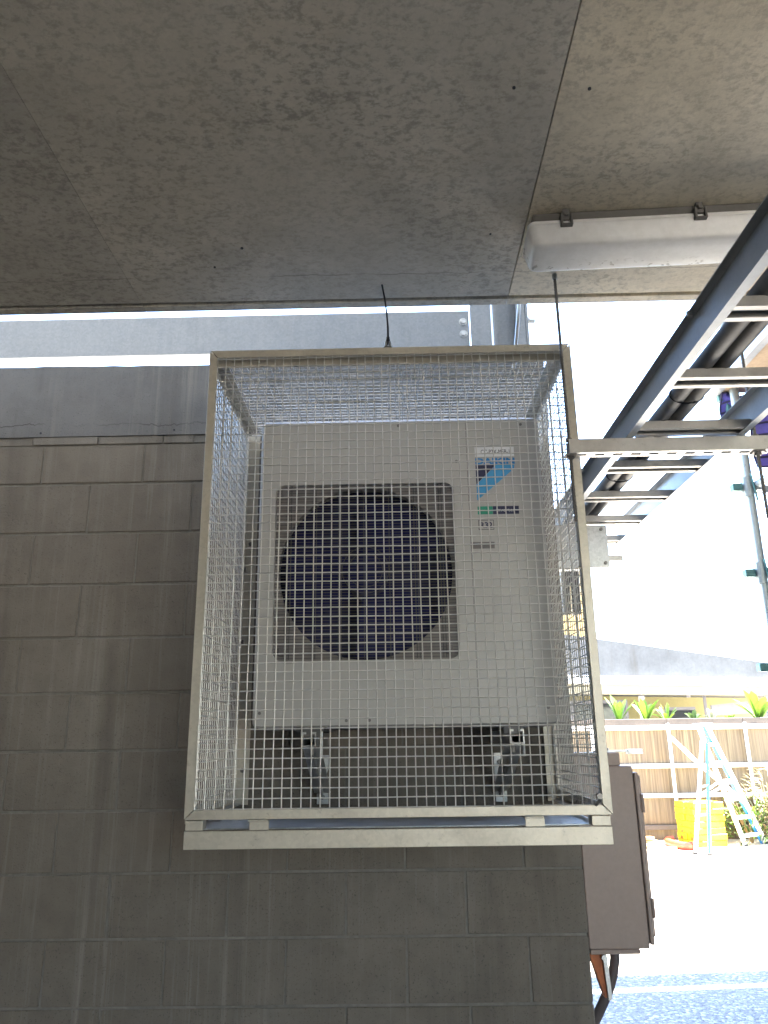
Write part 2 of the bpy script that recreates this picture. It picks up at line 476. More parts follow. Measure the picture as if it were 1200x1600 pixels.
for hx, hz in ((-1.402, 1.194), (-.868, 1.197)):
    mb = MB(); mb.cyl((hx, WY-.010, hz), (hx, WY+.01, hz), .0045, 8)
    part('anchor_hole', mb, M['ink'], wall)

# ------------------------------------------------------------------ concrete slab overhead, planks with drip groove
H = 1.385; SE = 2.268
slab = thing('concrete_soffit', 'mottled grey precast concrete plank soffit overhead with a drip groove', 'ceiling', (0, 0, H))
prof = [(-4.5, H), (2.212, H), (2.214, H+.016), (2.230, H+.016), (2.232, H), (SE-.002, H), (SE, H+.004), (SE, H+.2), (-4.5, H+.2)]
edges = [-3.6, -2.015, -.815, .385, 1.585, 2.785, 3.985]
gaps = {-.815: .0007, .385: .0016}
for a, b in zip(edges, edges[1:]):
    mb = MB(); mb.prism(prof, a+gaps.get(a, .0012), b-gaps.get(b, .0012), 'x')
    o = part('concrete_plank', mb, M['soffit_tan_lit' if a > .3 else 'soffit' if a > -.9 else 'soffit_shaded'], slab, bevel=0)
mb = MB(); mb.box(-3.6, 3.985, -4.5, SE-.002, H+.2, H+.26)
part('slab_topping', mb, M['render'], slab)
for hx, hy in ((.283, 1.375), (.452, 1.383), (-.43, 1.93), (-.53, 2.02), (.29, 1.89)):
    mb = MB(); mb.cyl((hx, hy, H+.01), (hx, hy, H-.0025), rnd.uniform(.0025, .0045), 9)
    part('anchor_plug', mb, M['ink'], slab)
# unseen storey added above to block sun and sky light
up_ = thing('sky_blocking_storey', 'unseen upper storey added on the concrete slab to block sun and sky', 'building', (1, -2, H+.26))
mb = MB(); mb.box(-6, 3.88, -4.5, SE-.03, H+.262, 6.2-EYE)
part('wall', mb, M['render'], up_)
mb = MB(); mb.box(-6.1, 3.88, -4.6, SE+.05, 6.201-EYE, 6.3-EYE)
part('coping', mb, M['render'], up_)
wing = thing('sun_blocking_wing', 'unseen tall wing added on the right to block sun and side light', 'building', (6, 0, G))
mb = MB(); mb.box(3.9, 9, -4.6, 5.0, G, 11-EYE); part('wall', mb, M['dark_render'], wing)  # unseen mass added to keep sun and side light out
mb = MB(); mb.box(3.9, 4.02, 5.003, 5.80, G, 11-EYE); part('sun_stripe_fin', mb, M['dark_render'], wing)  # unseen fins with a slot between, added to shape the sun stripe
mb = MB(); mb.box(3.9, 4.02, 5.88, 6.15, G, 11-EYE); part('sun_stripe_fin', mb, M['dark_render'], wing)
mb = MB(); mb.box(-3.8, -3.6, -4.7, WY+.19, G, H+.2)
solo('light_cutting_wall', mb, M['dark_render'], 'unseen dark wall added at the far left under the slab to cut light', 'wall')  # unseen wall added to reduce light from the left

mb = MB(); mb.box(-3.6, 1.35, -4.7, -4.5, G, H+.2)
solo('rear_light_blocker', mb, M['render'], 'unseen wall added behind the camera to block light from the left rear', 'wall')  # unseen wall added so rear light enters from the right only

# ------------------------------------------------------------------ galvanised beam and column beyond the wall
BY = 3.2
bm_ = thing('galvanised_beam', 'long pale galvanised steel channel beam above the block wall', 'beam', (-1, BY, 1.76))
mb = MB(); z0, z1 = 1.726, 1.927
mb.prism([(BY, z0), (BY+.07, z0), (BY+.07, z0+.009), (BY+.007, z0+.009), (BY+.007, z1-.009), (BY+.07, z1-.009), (BY+.07, z1), (BY, z1)], -4.5, .366, 'x')
part('channel', mb, M['galv_beam'], bm_, bevel=.0015)
mb = MB(); mb.box(-4.5, .36, BY-.006, BY+.0, z0-.0, z0+.012)
part('bottom_lip', mb, M['galv_beam'], bm_)
for bz in (1.868, 1.805):
    mb = MB(); mb.cyl((.338, BY-.012, bz), (.338, BY+.02, bz), .0135, 6); mb.cyl((.338, BY-.003, bz), (.338, BY+.002, bz), .019, 14)
    part('bolt', mb, M['galv'], bm_)
col = thing('steel_column', 'galvanised steel column the channel beam is bolted to', 'column', (.52, BY+.1, G))
mb = MB(); mb.box(.372, .468, BY-.002, BY+.012, 1.60, 1.96)
part('cleat_plate', mb, M['galv_beam'], col, bevel=.001)
mb = MB()
mb.prism([(.476, BY-.01), (.488, BY-.01), (.488, BY+.19), (.476, BY+.19)], G, 2.4, 'z')
mb.prism([(.4885, BY+.07), (.6275, BY+.07), (.6275, BY+.08), (.4885, BY+.08)], G, 2.4, 'z')
mb.prism([(.628, BY-.01), (.640, BY-.01), (.640, BY+.19), (.628, BY+.19)], G, 2.4, 'z')
part('column_shaft', mb, M['galv_beam'], col)
mb = MB(); mb.box(.585, .626, BY-.008, BY+.004, 1.55, 2.1)
part('stiffener', mb, M['galv_beam'], col)
mb = MB(); mb.cyl((.63, BY+.05, 1.895), (.682, BY+.05, 1.895), .012, 8); mb.cyl((.641, BY+.05, 1.895), (.655, BY+.05, 1.895), .019, 6)
part('bolt', mb, M['galv'], col)

# ------------------------------------------------------------------ batten light
light = thing('batten_light', 'white diffused weatherproof batten light fixed under the concrete soffit', 'light', (1.0, 1.86, H))
LR = Matrix.Translation((.385, 1.865, 0)) @ Matrix.Rotation(R(-2.6), 4, 'Z')
mb = MB(); mb.box(.012, 1.268, -.062, .072, H-.042, H-.001, LR)
part('housing', mb, M['dark_plastic'], light, bevel=.008, seg=2)
def rrect(x0, x1, y0, y1, r, n=5):
    pts = []
    for cx, cy, a0 in ((x1-r, y1-r, 0), (x0+r, y1-r, 90), (x0+r, y0+r, 180), (x1-r, y0+r, 270)):
        for i in range(n+1):
            a = R(a0 + 90*i/n); pts.append((cx+r*math.cos(a), cy+r*math.sin(a)))
    return pts
mb = MB(); rings = []
for z, ins, r in ((H-.036, -.002, .020), (H-.046, -.004, .022), (H-.050, 0, .022), (H-.086, .007, .022), (H-.097, .010, .022), (H-.102, .015, .02), (H-.1045, .022, .02), (H-.1055, .05, .01)):
    rings.append([(x, y, z) for x, y in rrect(ins, 1.28-ins, -.070+ins, .082-ins, r)])
nn = len(rings[0]); vv = [LR @ Vector(p) for rg in rings for p in rg]
ff = [(i*nn+k, i*nn+(k+1) % nn, (i+1)*nn+(k+1) % nn, (i+1)*nn+k) for i in range(len(rings)-1) for k in range(nn)]
ff.append(tuple((len(rings)-1)*nn+k for k in range(nn)))
mb.add(vv, ff)
part('diffuser', mb, M['diffuser'], light, smooth=True)
mb = MB(); mb.box(.03, 1.25, -.05, .062, H-.050, H-.0425, LR)
part('bounce_plate', mb, M['white_print'], light)  # hidden white plate added to bounce light into the diffuser
for cx in (.1, .455, .81, 1.17):
    mb = MB()
    mb.box(cx-.009, cx+.009, -.080, -.062, H-.040, H-.006, LR)
    mb.box(cx-.016, cx-.010, -.084, -.066, H-.056, H-.024, LR); mb.box(cx+.010, cx+.016, -.084, -.066, H-.056, H-.024, LR)
    mb.box(cx-.016, cx+.016, -.084, -.070, H-.058, H-.053, LR); mb.box(cx-.006, cx+.006, -.086, -.07, H-.03, H+.0-.018, LR)
    part('clip', mb, M['dark_plastic'], light, bevel=.001)
mb = MB(); mb.cyl(LR @ Vector((.95, .09, H-.04)), LR @ Vector((.95, .12, H-.04)), .010, 10); mb.cyl(LR @ Vector((.95, .078, H-.04)), LR @ Vector((.95, .1, H-.04)), .013, 6)
part('cable_gland', mb, M['dark_plastic'], light)

# ------------------------------------------------------------------ the security cage
FX0, FX1, FY, FZ0, FZ1 = -.561, .552, 2.14, -.191, 1.167
BX0, BX1 = -.570, .547
cage = thing('security_cage', 'galvanised steel mesh security cage around the air conditioner on the wall', 'cage', (0, 2.5, -.26))
MF = M['galv_frame']
def angle_bar(name, a, b, e1, w1, e2, w2, t, mat=MF, lab=None):
    """angle section from a to b: one leg along e1 (width w1), the other along e2 (width w2)"""
    a, b, e1, e2 = Vector(a), Vector(b), Vector(e1), Vector(e2)
    prof2 = [(0, 0), (w1, 0), (w1, t), (t, t), (t, w2), (0, w2)]
    m_ = MB(); n = len(prof2)
    vs_ = [q + e1*u + e2*v for q in (a, b) for u, v in prof2]
    m_.add(vs_, [tuple(range(n-1, -1, -1)), tuple(range(n, 2*n))] + [(i, (i+1) % n, n+(i+1) % n, n+i) for i in range(n)])
    return part(name, m_, mat, cage, bevel=.0008, label=lab)
fw = .024; gp = .0015
# door frame (mitred look: rails run between the stiles)
X1, Y1, Z1 = Vector((1, 0, 0)), Vector((0, 1, 0)), Vector((0, 0, 1))
def mitred(name, p, q, inn, lip):
    p, q, inn = Vector(p), Vector(q), Vector(inn); d = (q-p).normalized(); t = .004
    m_ = MB()
    a0, a1, b1, b0 = p+d*gp, p+d*(fw+gp)+inn*fw, q-d*(fw+gp)+inn*fw, q-d*gp
    k = Y1*t
    m_.add([a0, b0, b1, a1, a0+k, b0+k, b1+k, a1+k], [(0, 1, 2, 3), (7, 6, 5, 4), (0, 4, 5, 1), (1, 5, 6, 2), (2, 6, 7, 3), (3, 7, 4, 0)])
    l0, l1 = p+d*(t+gp)+k*1.02, q-d*(t+gp)+k*1.02
    m_.add([l0, l1, l1+inn*t, l0+inn*t, l0+Y1*lip, l1+Y1*lip, l1+inn*t+Y1*lip, l0+inn*t+Y1*lip], [(0, 1, 2, 3), (7, 6, 5, 4), (0, 4, 5, 1), (1, 5, 6, 2), (2, 6, 7, 3), (3, 7, 4, 0)])
    part(name, m_, MF, cage, bevel=.0008)
mitred('door_stile', (FX0, FY, FZ1), (FX0, FY, FZ0), (1, 0, 0), .036)
mitred('door_stile', (FX1, FY, FZ0), (FX1, FY, FZ1), (-1, 0, 0), .036)
mitred('door_rail', (FX0, FY, FZ0), (FX1, FY, FZ0), (0, 0, 1), .036)
mitred('door_rail', (FX1, FY, FZ1), (FX0, FY, FZ1), (0, 0, -1), .036)
# body posts
angle_bar('corner_post', (BX0, FY+.045, -.205), (BX0, FY+.045, 1.160), Y1, .045, X1, .010, .004)
angle_bar('corner_post', (BX1, FY+.045, -.205), (BX1, FY+.045, 1.160), Y1, .045, -X1, .010, .004)
angle_bar('back_post', (BX0, WY-.012, -.205), (BX0, WY-.012, 1.160), X1, .048, -Y1, .045, .004)
angle_bar('back_post', (BX1, WY-.012, -.205), (BX1, WY-.012, 1.160), -X1, .036, -Y1, .045, .004)
angle_bar('top_rail', (BX0+.005, FY+.046, 1.164), (BX0+.005, WY-.06, 1.164), X1, .042, -Z1, .036, .004)
angle_bar('top_rail', (BX1-.005, FY+.046, 1.164), (BX1-.005, WY-.06, 1.164), -X1, .042, -Z1, .036, .004)
angle_bar('top_rail', (BX0+.01, FY+.042, 1.1655), (BX1-.01, FY+.042, 1.1655), Y1, .030, -Z1, .036, .004)
angle_bar('top_rail', (BX0+.06, WY-.014, 1.164), (BX1-.05, WY-.014, 1.164), -Y1, .042, -Z1, .036, .004)
angle_bar('side_rail', (BX0+.005, FY+.095, -.2), (BX0+.005, WY-.06, -.2), X1, .03, Z1, .036, .004)
angle_bar('side_rail', (BX1-.005, FY+.095, -.2), (BX1-.005, WY-.06, -.2), -X1, .03, Z1, .036, .004)
for z in (-.092, .72):
    mb = MB(); mb.cyl((BX0+.026, WY-.022, z), (BX0+.026, WY-.01, z), .0085, 6); part('anchor_bolt', mb, M['rod'], cage)
for z in (.35, .62):
    mb = MB(); mb.cyl((BX0+.002, WY-.03, z), (BX0+.014, WY-.03, z), .0085, 6); part('anchor_bolt', mb, M['rod'], cage)
# base rail, end blocks, lugs, floor sheet
mb = MB(); mb.box(-.558, .546, FY-.003, FY+.003, -.262, -.218)
mb.box(-.558, .546, FY+.0032, FY+.04, -.262, -.257)
part('base_rail', mb, MF, cage, bevel=.001)
for a, b in ((-.556, -.511), (.496, .5445)):
    mb = MB(); mb.box(a, b, FY-.001, FY+.04, -.2165, -.1925); part('end_block', mb, MF, cage, bevel=.001)
for a, b in ((-.389, -.338), (.324, .374)):
    mb = MB(); mb.box(a, b, FY-.006, FY-.002, -.2165, -.196); mb.box(a-.004, b-.002, FY-.012, FY+.03, -.1955, -.1925); mb.cyl((a-.002, FY-.013, -.1935), (b-.004, FY-.012, -.1925), .003, 8)
    part('hinge_lug', mb, MF, cage, bevel=.0008)
mb = MB(); mb.box(BX0+.012, BX1-.012, FY+.045, WY-.02, -.2195, -.2165)
part('floor_sheet', mb, M['galv'], cage)
mb = MB(); mb.cyl((.520, FY+.006, -.145), (.520, FY-.008, -.145), .008, 6); mb.cyl((.522, FY-.004, -.152), (.508, FY-.004, -.168), .004, 6)
part('latch_bolt', mb, M['rod'], cage)

def weave(name, u0, u1, v0, v1, pitch, mapf, r=.0015, amp=.0009, jitter=0.0):
    m_ = MB()
    nu = int(round((u1-u0)/pitch)); nv = int(round((v1-v0)/pitch))
    us = [u0+(u1-u0)*(i+.5)/nu for i in range(nu)]; vs_ = [v0+(v1-v0)*(j+.5)/nv for j in range(nv)]
    for i, u in enumerate(us):
        ph = rnd.uniform(0, 6); ja = rnd.uniform(-jitter, jitter)
        pts = [mapf(u, v0, 0)] + [mapf(u + ja + jitter*.8*math.sin(j*.35+ph), v, amp*(1 if (i+j) % 2 else -1)) for j, v in enumerate(vs_)] + [mapf(u, v1, 0)]
        m_.tube(pts, r, 5)
    for j, v in enumerate(vs_):
        ph = rnd.uniform(0, 6); ja = rnd.uniform(-jitter, jitter)
        pts = [mapf(u0, v, 0)] + [mapf(u, v + ja + jitter*.8*math.sin(i*.35+ph), amp*(-1 if (i+j) % 2 else 1)) for i, u in enumerate(us)] + [mapf(u1, v, 0)]
        m_.tube(pts, r, 5)
    return part(name, m_, M['wire'], cage, smooth=True, kind='stuff')
weave('door_mesh', FX0+.012, FX1-.012, FZ0+.012, FZ1-.014, .0252, lambda u, v, d: (u, FY+.0085+d, v), r=.0018, jitter=.0006)
weave('side_mesh', FY+.055, WY-.045, -.19, 1.15, .0252, lambda u, v, d: (BX0+.010+d*.3, u, v), jitter=.0004)
weave('side_mesh', FY+.055, WY-.045, -.19, 1.15, .0252, lambda u, v, d: (BX1-.010+d*.3, u, v), jitter=.0004)
weave('top_mesh', BX0+.02, BX1-.02, FY+.05, WY-.03, .0252, lambda u, v, d: (u, v, 1.1525+d*.4), jitter=.0005)
# lifting eye with the zip tie on the top rail
mb = MB(); mb.box(-.020, .002, FY-.004, FY+.014, 1.1675, 1.172); mb.cyl((-.016, FY+.004, 1.172), (-.016, FY+.004, 1.186), .004, 6); mb.cyl((-.003, FY+.004, 1.172), (-.003, FY+.004, 1.186), .004, 6)
mb.tube([(-.016, FY+.004, 1.184), (-.0125, FY+.004, 1.191), (-.0065, FY+.004, 1.191), (-.003, FY+.004, 1.184)], .0035, 6)
part('saddle_clip', mb, M['galv'], cage)
mb = MB()
pts = [(-.0095, FY-.006, 1.172), (-.0085, FY-.008, 1.200), (-.0085, FY-.009, 1.235), (-.0115, FY-.012, 1.28), (-.017, FY-.014, 1.33), (-.0225, FY-.014, 1.365), (-.025, FY-.012, 1.385-.004)]
wd = [.0032, .0032, .0028, .0026, .0026, .0026, .0012]
for p, q, w_ in zip(pts, pts[1:], wd): mb.bar(p, q, w_*2, .0016, (0, 1, 0))
mb.box(-.0135, -.0035, FY-.013, FY-.004, 1.186, 1.196)
solo('zip_tie', mb, M['black'], 'black plastic cable tie sticking up from the top of the cage', 'cable tie', origin=(-.0095, FY-.006, 1.172))

# ------------------------------------------------------------------ air conditioner
AX0, AX1, AZ0, AZ1, AF, AB = -.440, .488, .043, 1.038, 2.405, 2.725
ac = thing('air_conditioner', 'off-white outdoor air conditioning unit with a round fan grille inside the cage', 'air conditioner', (.02, 2.56, AZ0))
GX0, GX1, GZ0, GZ1 = -.386, .196, .240, .812
FCX, FCZ, FR = -.094, .523, .281
# front skin with a rounded-square opening
mb = MB()
outer = rrect(AX0+.006, AX1-.006, AZ0+.004, AZ1-.006, .012, 6); inner = rrect(GX0, GX1, GZ0, GZ1, .03, 6)
n = len(outer)
vv = [(x, AF, z) for x, z in outer] + [(x, AF, z) for x, z in inner] + [(x, AF+.022, z) for x, z in inner]
vv += [(x, AF+.006, z) for x, z in rrect(AX0, AX1, AZ0, AZ1, .016, 6)]
ff = [(i, (i+1) % n, n+(i+1) % n, n+i) for i in range(n)] + [(n+i, n+(i+1) % n, 2*n+(i+1) % n, 2*n+i) for i in range(n)] + [(3*n+i, 3*n+(i+1) % n, (i+1) % n, i) for i in range(n)]
mb.add(vv, ff)
part('front_panel', mb, M['casing'], ac, smooth=True)
# shell behind it
mb = MB()
ring = rrect(AX0, AX1, AZ0, AZ1, .016, 6)
mb.add([(x, AF+.0065, z) for x, z in ring] + [(x, AB, z) for x, z in ring], [(i, (i+1) % n, n+(i+1) % n, n+i) for i in range(n)] + [tuple(range(n, 2*n))])
part('casing', mb, M['casing'], ac, smooth=True)
# recess plate with the round throat
mb = MB(); K = 64
circ = [(FCX+FR*math.cos(2*PI*k/K), FCZ+FR*math.sin(2*PI*k/K)) for k in range(K)]
def sq(k):
    a = 2*PI*k/K; c, s = math.cos(a), math.sin(a); t = 1/max(abs(c), abs(s))
    cx, cz = (GX0+GX1)/2, (GZ0+GZ1)/2
    return (cx+c*t*(GX1-GX0)/2, cz+s*t*(GZ1-GZ0)/2)
vv = [(x, AF+.0225, z) for x, z in [sq(k) for k in range(K)]] + [(x, AF+.026, z) for x, z in circ] + [(x, AF+.06, z) for x, z in circ]
mb.add(vv, [(k, (k+1) % K, K+(k+1) % K, K+k) for k in range(K)] + [(K+k, K+(k+1) % K, 2*K+(k+1) % K, 2*K+k) for k in range(K)])
part('fan_shroud', mb, M['casing_dim'], ac, smooth=True)
mb = MB(); mb.box(AX0+.02, GX1+.03, AF+.26, AF+.27, AZ0+.02, AZ1-.02); mb.box(GX1+.02, GX1+.03, AF+.06, AF+.26, AZ0+.02, AZ1-.02); mb.box(AX0+.012, AX0+.018, AF+.06, AF+.26, AZ0+.02, AZ1-.02)
part('inner_housing', mb, M['void'], ac)
fan = MB()
for b in range(3):
    a0 = 2*PI*b/3+.5
    grid = []
    for i in range(7):
        rr = .065+(FR-.012-.065)*i/6; rowp = []
        for j in range(7):
            t = j/6; aa = a0 + (t-.1)*(1.55-.35*i/6); yy_ = AF+.085+.075*t*(1-.25*i/6)
            rowp.append((FCX+rr*math.cos(aa), yy_, FCZ+rr*math.sin(aa)))
        grid.append(rowp)
    flat = [p for r_ in grid for p in r_]
    fs = [(i*7+j, i*7+j+1, (i+1)*7+j+1, (i+1)*7+j) for i in range(6) for j in range(6)]
    fan.add(flat, fs); fan.add([(x, y+.003, z) for x, y, z in flat], [f[::-1] for f in fs])
fo = part('fan', fan, M['fan'], ac, smooth=True)
mb = MB(); mb.tube([(FCX, AF+.07, FCZ), (FCX, AF+.075, FCZ), (FCX, AF+.18, FCZ)], [.05, .066, .07], 28)
part('hub', mb, M['fan'], fo, smooth=True)
# grille of fine horizontal wires with paired uprights
mb = MB(); nz = 58
for i in range(nz):
    z = GZ0+.008+(GZ1-GZ0-.016)*i/(nz-1)
    mb.bar((GX0+.003, AF+.006, z), (GX1-.003, AF+.006, z), .0016, .0016)
part('grille_wires', mb, M['grille'], ac, kind='stuff')
for i in range(7):
    xx = FCX + (i-3)*.0815
    mb = MB()
    for d in (-.0045, .0045): mb.bar((xx+d, AF+.0035, GZ0+.004), (xx+d, AF+.0035, GZ1-.004), .0026, .0026)
    part('grille_rib', mb, M['grille'], ac)
mb = MB()
for rr in (.075, .055):
    mb.tube([(FCX+rr*math.cos(2*PI*k/32), AF+.0025, FCZ+rr*math.sin(2*PI*k/32)) for k in range(33)], .0012, 5, False)
part('grille_ring', mb, M['grille'], ac)
for cx, cz in ((GX0+.028, GZ1-.025), (GX1-.030, GZ1-.025), (GX0+.028, GZ0+.03), (GX1-.030, GZ0+.03)):
    mb = MB(); mb.box(cx-.009, cx+.009, AF+.001, AF+.018, cz-.014, cz+.014)
    part('grille_clip', mb, M['dim_badge'], ac, bevel=.002)
for sx, sz in ((-.418, .085), (-.155, .060), (.43, 1.012), (-.085, .060), (.02, 1.016), (.21, .885), (.455, .09)):
    mb = MB(); mb.cyl((sx, AF-.0022, sz), (sx, AF+.001, sz), .0048, 10); part('screw', mb, M['rod'], ac)
mb = MB(); mb.box(.2445, .2458, AF-.0008, AF+.004, AZ0+.01, AZ1-.012)   # joint between fan panel and service panel
part('panel_seam', mb, M['dim_badge'], ac)
P = AF-.0006
def decal(name, poly, mat, d=0):
    m_ = MB(); m_.prism(poly, P-d-.0004, P-d, 'y'); return part(name, m_, mat, ac)
def text(name, s_, x, z, size, mat, y, width=None, bold=0):
    cu = bpy.data.curves.new(name, 'FONT'); cu.body = s_; cu.size = size; cu.align_x = 'LEFT'; cu.extrude = .0002; cu.offset = bold
    cu.resolution_u = 3
    o = bpy.data.objects.new(name, cu); C.objects.link(o)
    dg = bpy.context.evaluated_depsgraph_get()
    me = bpy.data.meshes.new_from_object(o.evaluated_get(dg))
    bpy.data.objects.remove(o)
    xs_ = [v.co.x for v in me.vertices]; sx = width/(max(xs_)-min(xs_)) if width else 1
    x00 = min(xs_)
    for v in me.vertices:
        a, b, c = v.co; v.co = ((a-x00)*sx, c, b)
    me.materials.clear(); me.materials.append(mat); me.name = name
    oo = inst(name, me, ac, (x, y, z)); return oo
decal('site_label', [(.272, .899), (.402, .899), (.402, .933), (.272, .933)], M['white_print'])
text('label_lettering', 'CC-P2X-MSB-1', .292, .9085, .0215, M['ink'], P-.0008, .095)
text('maker_lettering', 'DAIKIN', .2725, .8735, .0285, M['blue_text'], P-.0003, .130, .0012)
decal('badge_triangle', [(.2725, .8695), (.3385, .8695), (.2725, .8035)], M['navy'])
decal('badge_stripe', [(.3400, .8695), (.401, .8695), (.398, .855), (.2725, .7475), (.2725, .802)], M['cyan'])
decal('badge_green', [(.272, .700), (.321, .700), (.321, .727), (.272, .727)], M['green'])
decal('badge_navy', [(.3215, .700), (.406, .700), (.406, .727), (.3215, .727)], M['navy'])
text('badge_lettering', 'Inverter', .333, .7085, .017, M['white_print'], P-.0008, .060)
decal('refrigerant_border', [(.2725, .648), (.3225, .648), (.3225, .681), (.2725, .681)], M['grille'])
decal('refrigerant_label', [(.2745, .650), (.3205, .650), (.3205, .679), (.2745, .679)], M['casing'], .0003)
text('refrigerant_lettering', 'R32', .2775, .6545, .0265, M['navy'], P-.0010, .040, .0008)
decal('handle_recess', [(.2462, .586), (.321, .586), (.321, .608), (.2462, .608)], M['dim_badge'])
# feet
for fx in (-.262, .345):
    mb = MB(); mb.box(fx-.045, fx+.045, 2.40, 2.74, AZ0-.012, AZ0-.0005); mb.box(fx-.030, fx+.030, 2.392, 2.40, AZ0-.03, AZ0-.002)
    part('foot', mb, M['dark_plastic'], ac, bevel=.002)
mb = MB(); mb.box(AX0+.02, AX1-.02, 2.42, 2.70, AZ0-.006, AZ0-.001)
part('base_pan', mb, M['dark_plastic'], ac)

# wall brackets carrying the unit
def bracket(bx, lab):
    b = thing('wall_bracket', lab, 'bracket', (bx, WY, 0), 'cantilever brackets under the air conditioner')
    mb = MB(); y0, y1 = 2.375, WY-.012
    mb.prism([(bx-.02, -.013), (bx-.02, .028), (bx-.010, .028), (bx-.010, .022), (bx-.0175, .022), (bx-.0175, -.0105), (bx+.0175, -.0105), (bx+.0175, .022), (bx+.010, .022), (bx+.010, .028), (bx+.02, .028), (bx+.02, -.013)], y0, y1, 'y')
    part('arm', mb, M['strut'], b)
    mb = MB(); mb.bar((bx, 2.47, -.022), (bx, WY-.02, -.172), .036, .008, (1, 0, 0)); mb.bar((bx-.016, 2.47, -.018), (bx-.016, WY-.02, -.168), .003, .024, (1, 0, 0)); mb.bar((bx+.016, 2.47, -.018), (bx+.016, WY-.02, -.168), .003, .024, (1, 0, 0))
    part('brace', mb, M['strut'], b)
    mb = MB(); mb.prism([(bx-.02, -.206), (bx+.02, -.206), (bx+.02, -.162), (bx+.013, -.158), (bx+.008, -.138), (bx-.008, -.138), (bx-.013, -.158), (bx-.02, -.162)], WY-.016, WY-.004, 'y')
    part('foot_plate', mb, M['galv'], b, bevel=.001)
    mb = MB(); mb.prism([(bx-.02, -.045), (bx+.02, -.045), (bx+.02, -.09), (bx+.008, -.12), (bx-.004, -.135), (bx-.02, -.14)], WY-.016, WY-.004, 'y')
    part('head_plate', mb, M['galv'], b, bevel=.001)
    for z in (-.182, -.075):
        mb = MB(); mb.cyl((bx, WY-.028, z), (bx, WY-.014, z), .009, 6); part('bolt', mb, M['rod'], b)
    mb = MB(); mb.cyl((bx+.03, 2.46, -.05), (bx+.03, 2.46, .03), .004, 8); mb.cyl((bx, 2.45, .028), (bx, 2.45, .05), .010, 6)
    part('fixing_stud', mb, M['galv'], b)
bracket(-.264, 'galvanised wall bracket under the left end of the air conditioner')
bracket(.352, 'galvanised wall bracket under the right end of the air conditioner')

# ------------------------------------------------------------------ cable ladder, strut, rods, pipes
TZ = .829
lad = thing('cable_ladder', 'galvanised cable ladder tray hung under the slab, running away from the camera', 'cable tray', (.84, 1.2, TZ))
def rail(xw):
    m_ = MB(); t = .002; hh = .092; fl = .022
    m_.prism([(xw-fl, TZ), (xw, TZ), (xw, TZ+hh), (xw-fl, TZ+hh), (xw-fl, TZ+hh-t), (xw-t, TZ+hh-t), (xw-t, TZ+t), (xw-fl, TZ+t)], -1.2, 3.40, 'y')
    return m_
part('side_rail', rail(.695), M['galv_tray'], lad)
part('side_rail', rail(1.013), M['galv_tray'], lad)
rm = MB()
rm.prism([(-.03, .024), (.03, .024), (.03, 0), (.015, 0), (.015, .005), (.0265, .003), (.0265, .021), (-.0265, .021), (-.0265, .003), (-.015, .005), (-.015, 0), (-.03, 0)], -.157, .157, 'x')
rm.box(-.157, .157, -.004, .004, .010, .0205)
rme = rm.mesh('rung', M['strut'])
for i in range(-8, 7):
    inst('rung', rme, lad, (.855, 1.417+.3195*i, TZ+.003))
for yy_ in (1.55, 1.0, 2.6, 3.1):
    mb = MB(); mb.cyl((.674, yy_, TZ+.078), (.674, yy_, TZ+.09), .007, 6); part('splice_bolt', mb, M['galv'], lad)
mb = MB(); mb.tube([(.766, -1.2, TZ+.047), (.766, 3.05, TZ+.047), (.766, 3.3, TZ+.045), (.766, 3.42, TZ-.03), (.766, 3.45, TZ-.3)], .0215, 16)
solo('lagged_pipe', mb, M['lagging'], 'black lagged pipe lying in the cable ladder, left of the pair', 'pipe', 'black lagged pipes in the cable ladder', origin=(.766, 1, TZ+.03), smooth=True)
mb = MB(); mb.tube([(.810, -1.2, TZ+.046), (.810, 3.05, TZ+.046), (.810, 3.3, TZ+.04), (.810, 3.42, TZ-.03), (.810, 3.45, TZ-.3)], .0205, 16)
solo('lagged_pipe', mb, M['lagging'], 'black lagged pipe lying in the cable ladder, right of the pair', 'pipe', 'black lagged pipes in the cable ladder', origin=(.810, 1, TZ+.03), smooth=True)
for yy_, lab in ((1.25, 'black tie around the lagged pipes nearest the camera'), (1.9, 'black tie around the lagged pipes just before the strut channel'), (2.55, 'black tie around the lagged pipes beyond the strut channel')):
    mb = MB(); mb.tube([(.788+.046*math.cos(a), yy_, TZ+.047+.025*math.sin(a)) for a in [2*PI*k/20 for k in range(21)]], .0025, 5, False)
    solo('pipe_strap', mb, M['black'], lab, 'cable tie', 'ties on the lagged pipes', origin=(.788, yy_, TZ+.02))
# slotted strut under the ladder
st = thing('strut_channel', 'slotted steel strut channel hung on two rods under the cable ladder', 'strut', (.79, 2.1, .785))
SX0, SX1, SZ0, SZ1, SY0, SY1 = .508, 1.085, .785, .8268, 2.079, 2.121
mb = MB(); t = .003
mb.box(SX0, SX1, SY0, SY0+t, SZ0, SZ1); mb.box(SX0, SX1, SY1-t, SY1, SZ0, SZ1)
mb.box(SX0, SX1, SY0+t, SY0+.010, SZ1-t, SZ1); mb.box(SX0, SX1, SY1-.010, SY1-t, SZ1-t, SZ1)
mb.box(SX0, SX1, SY0+t, SY0+.0135, SZ0, SZ0+t); mb.box(SX0, SX1, SY1-.0135, SY1-t, SZ0, SZ0+t)
xx = SX0
k = 0
while xx < SX1:
    e = min(xx+.024, SX1); mb.box(xx, e, SY0+.0135, SY1-.0135, SZ0, SZ0+t); xx += .052
part('channel', mb, M['strut'], st)
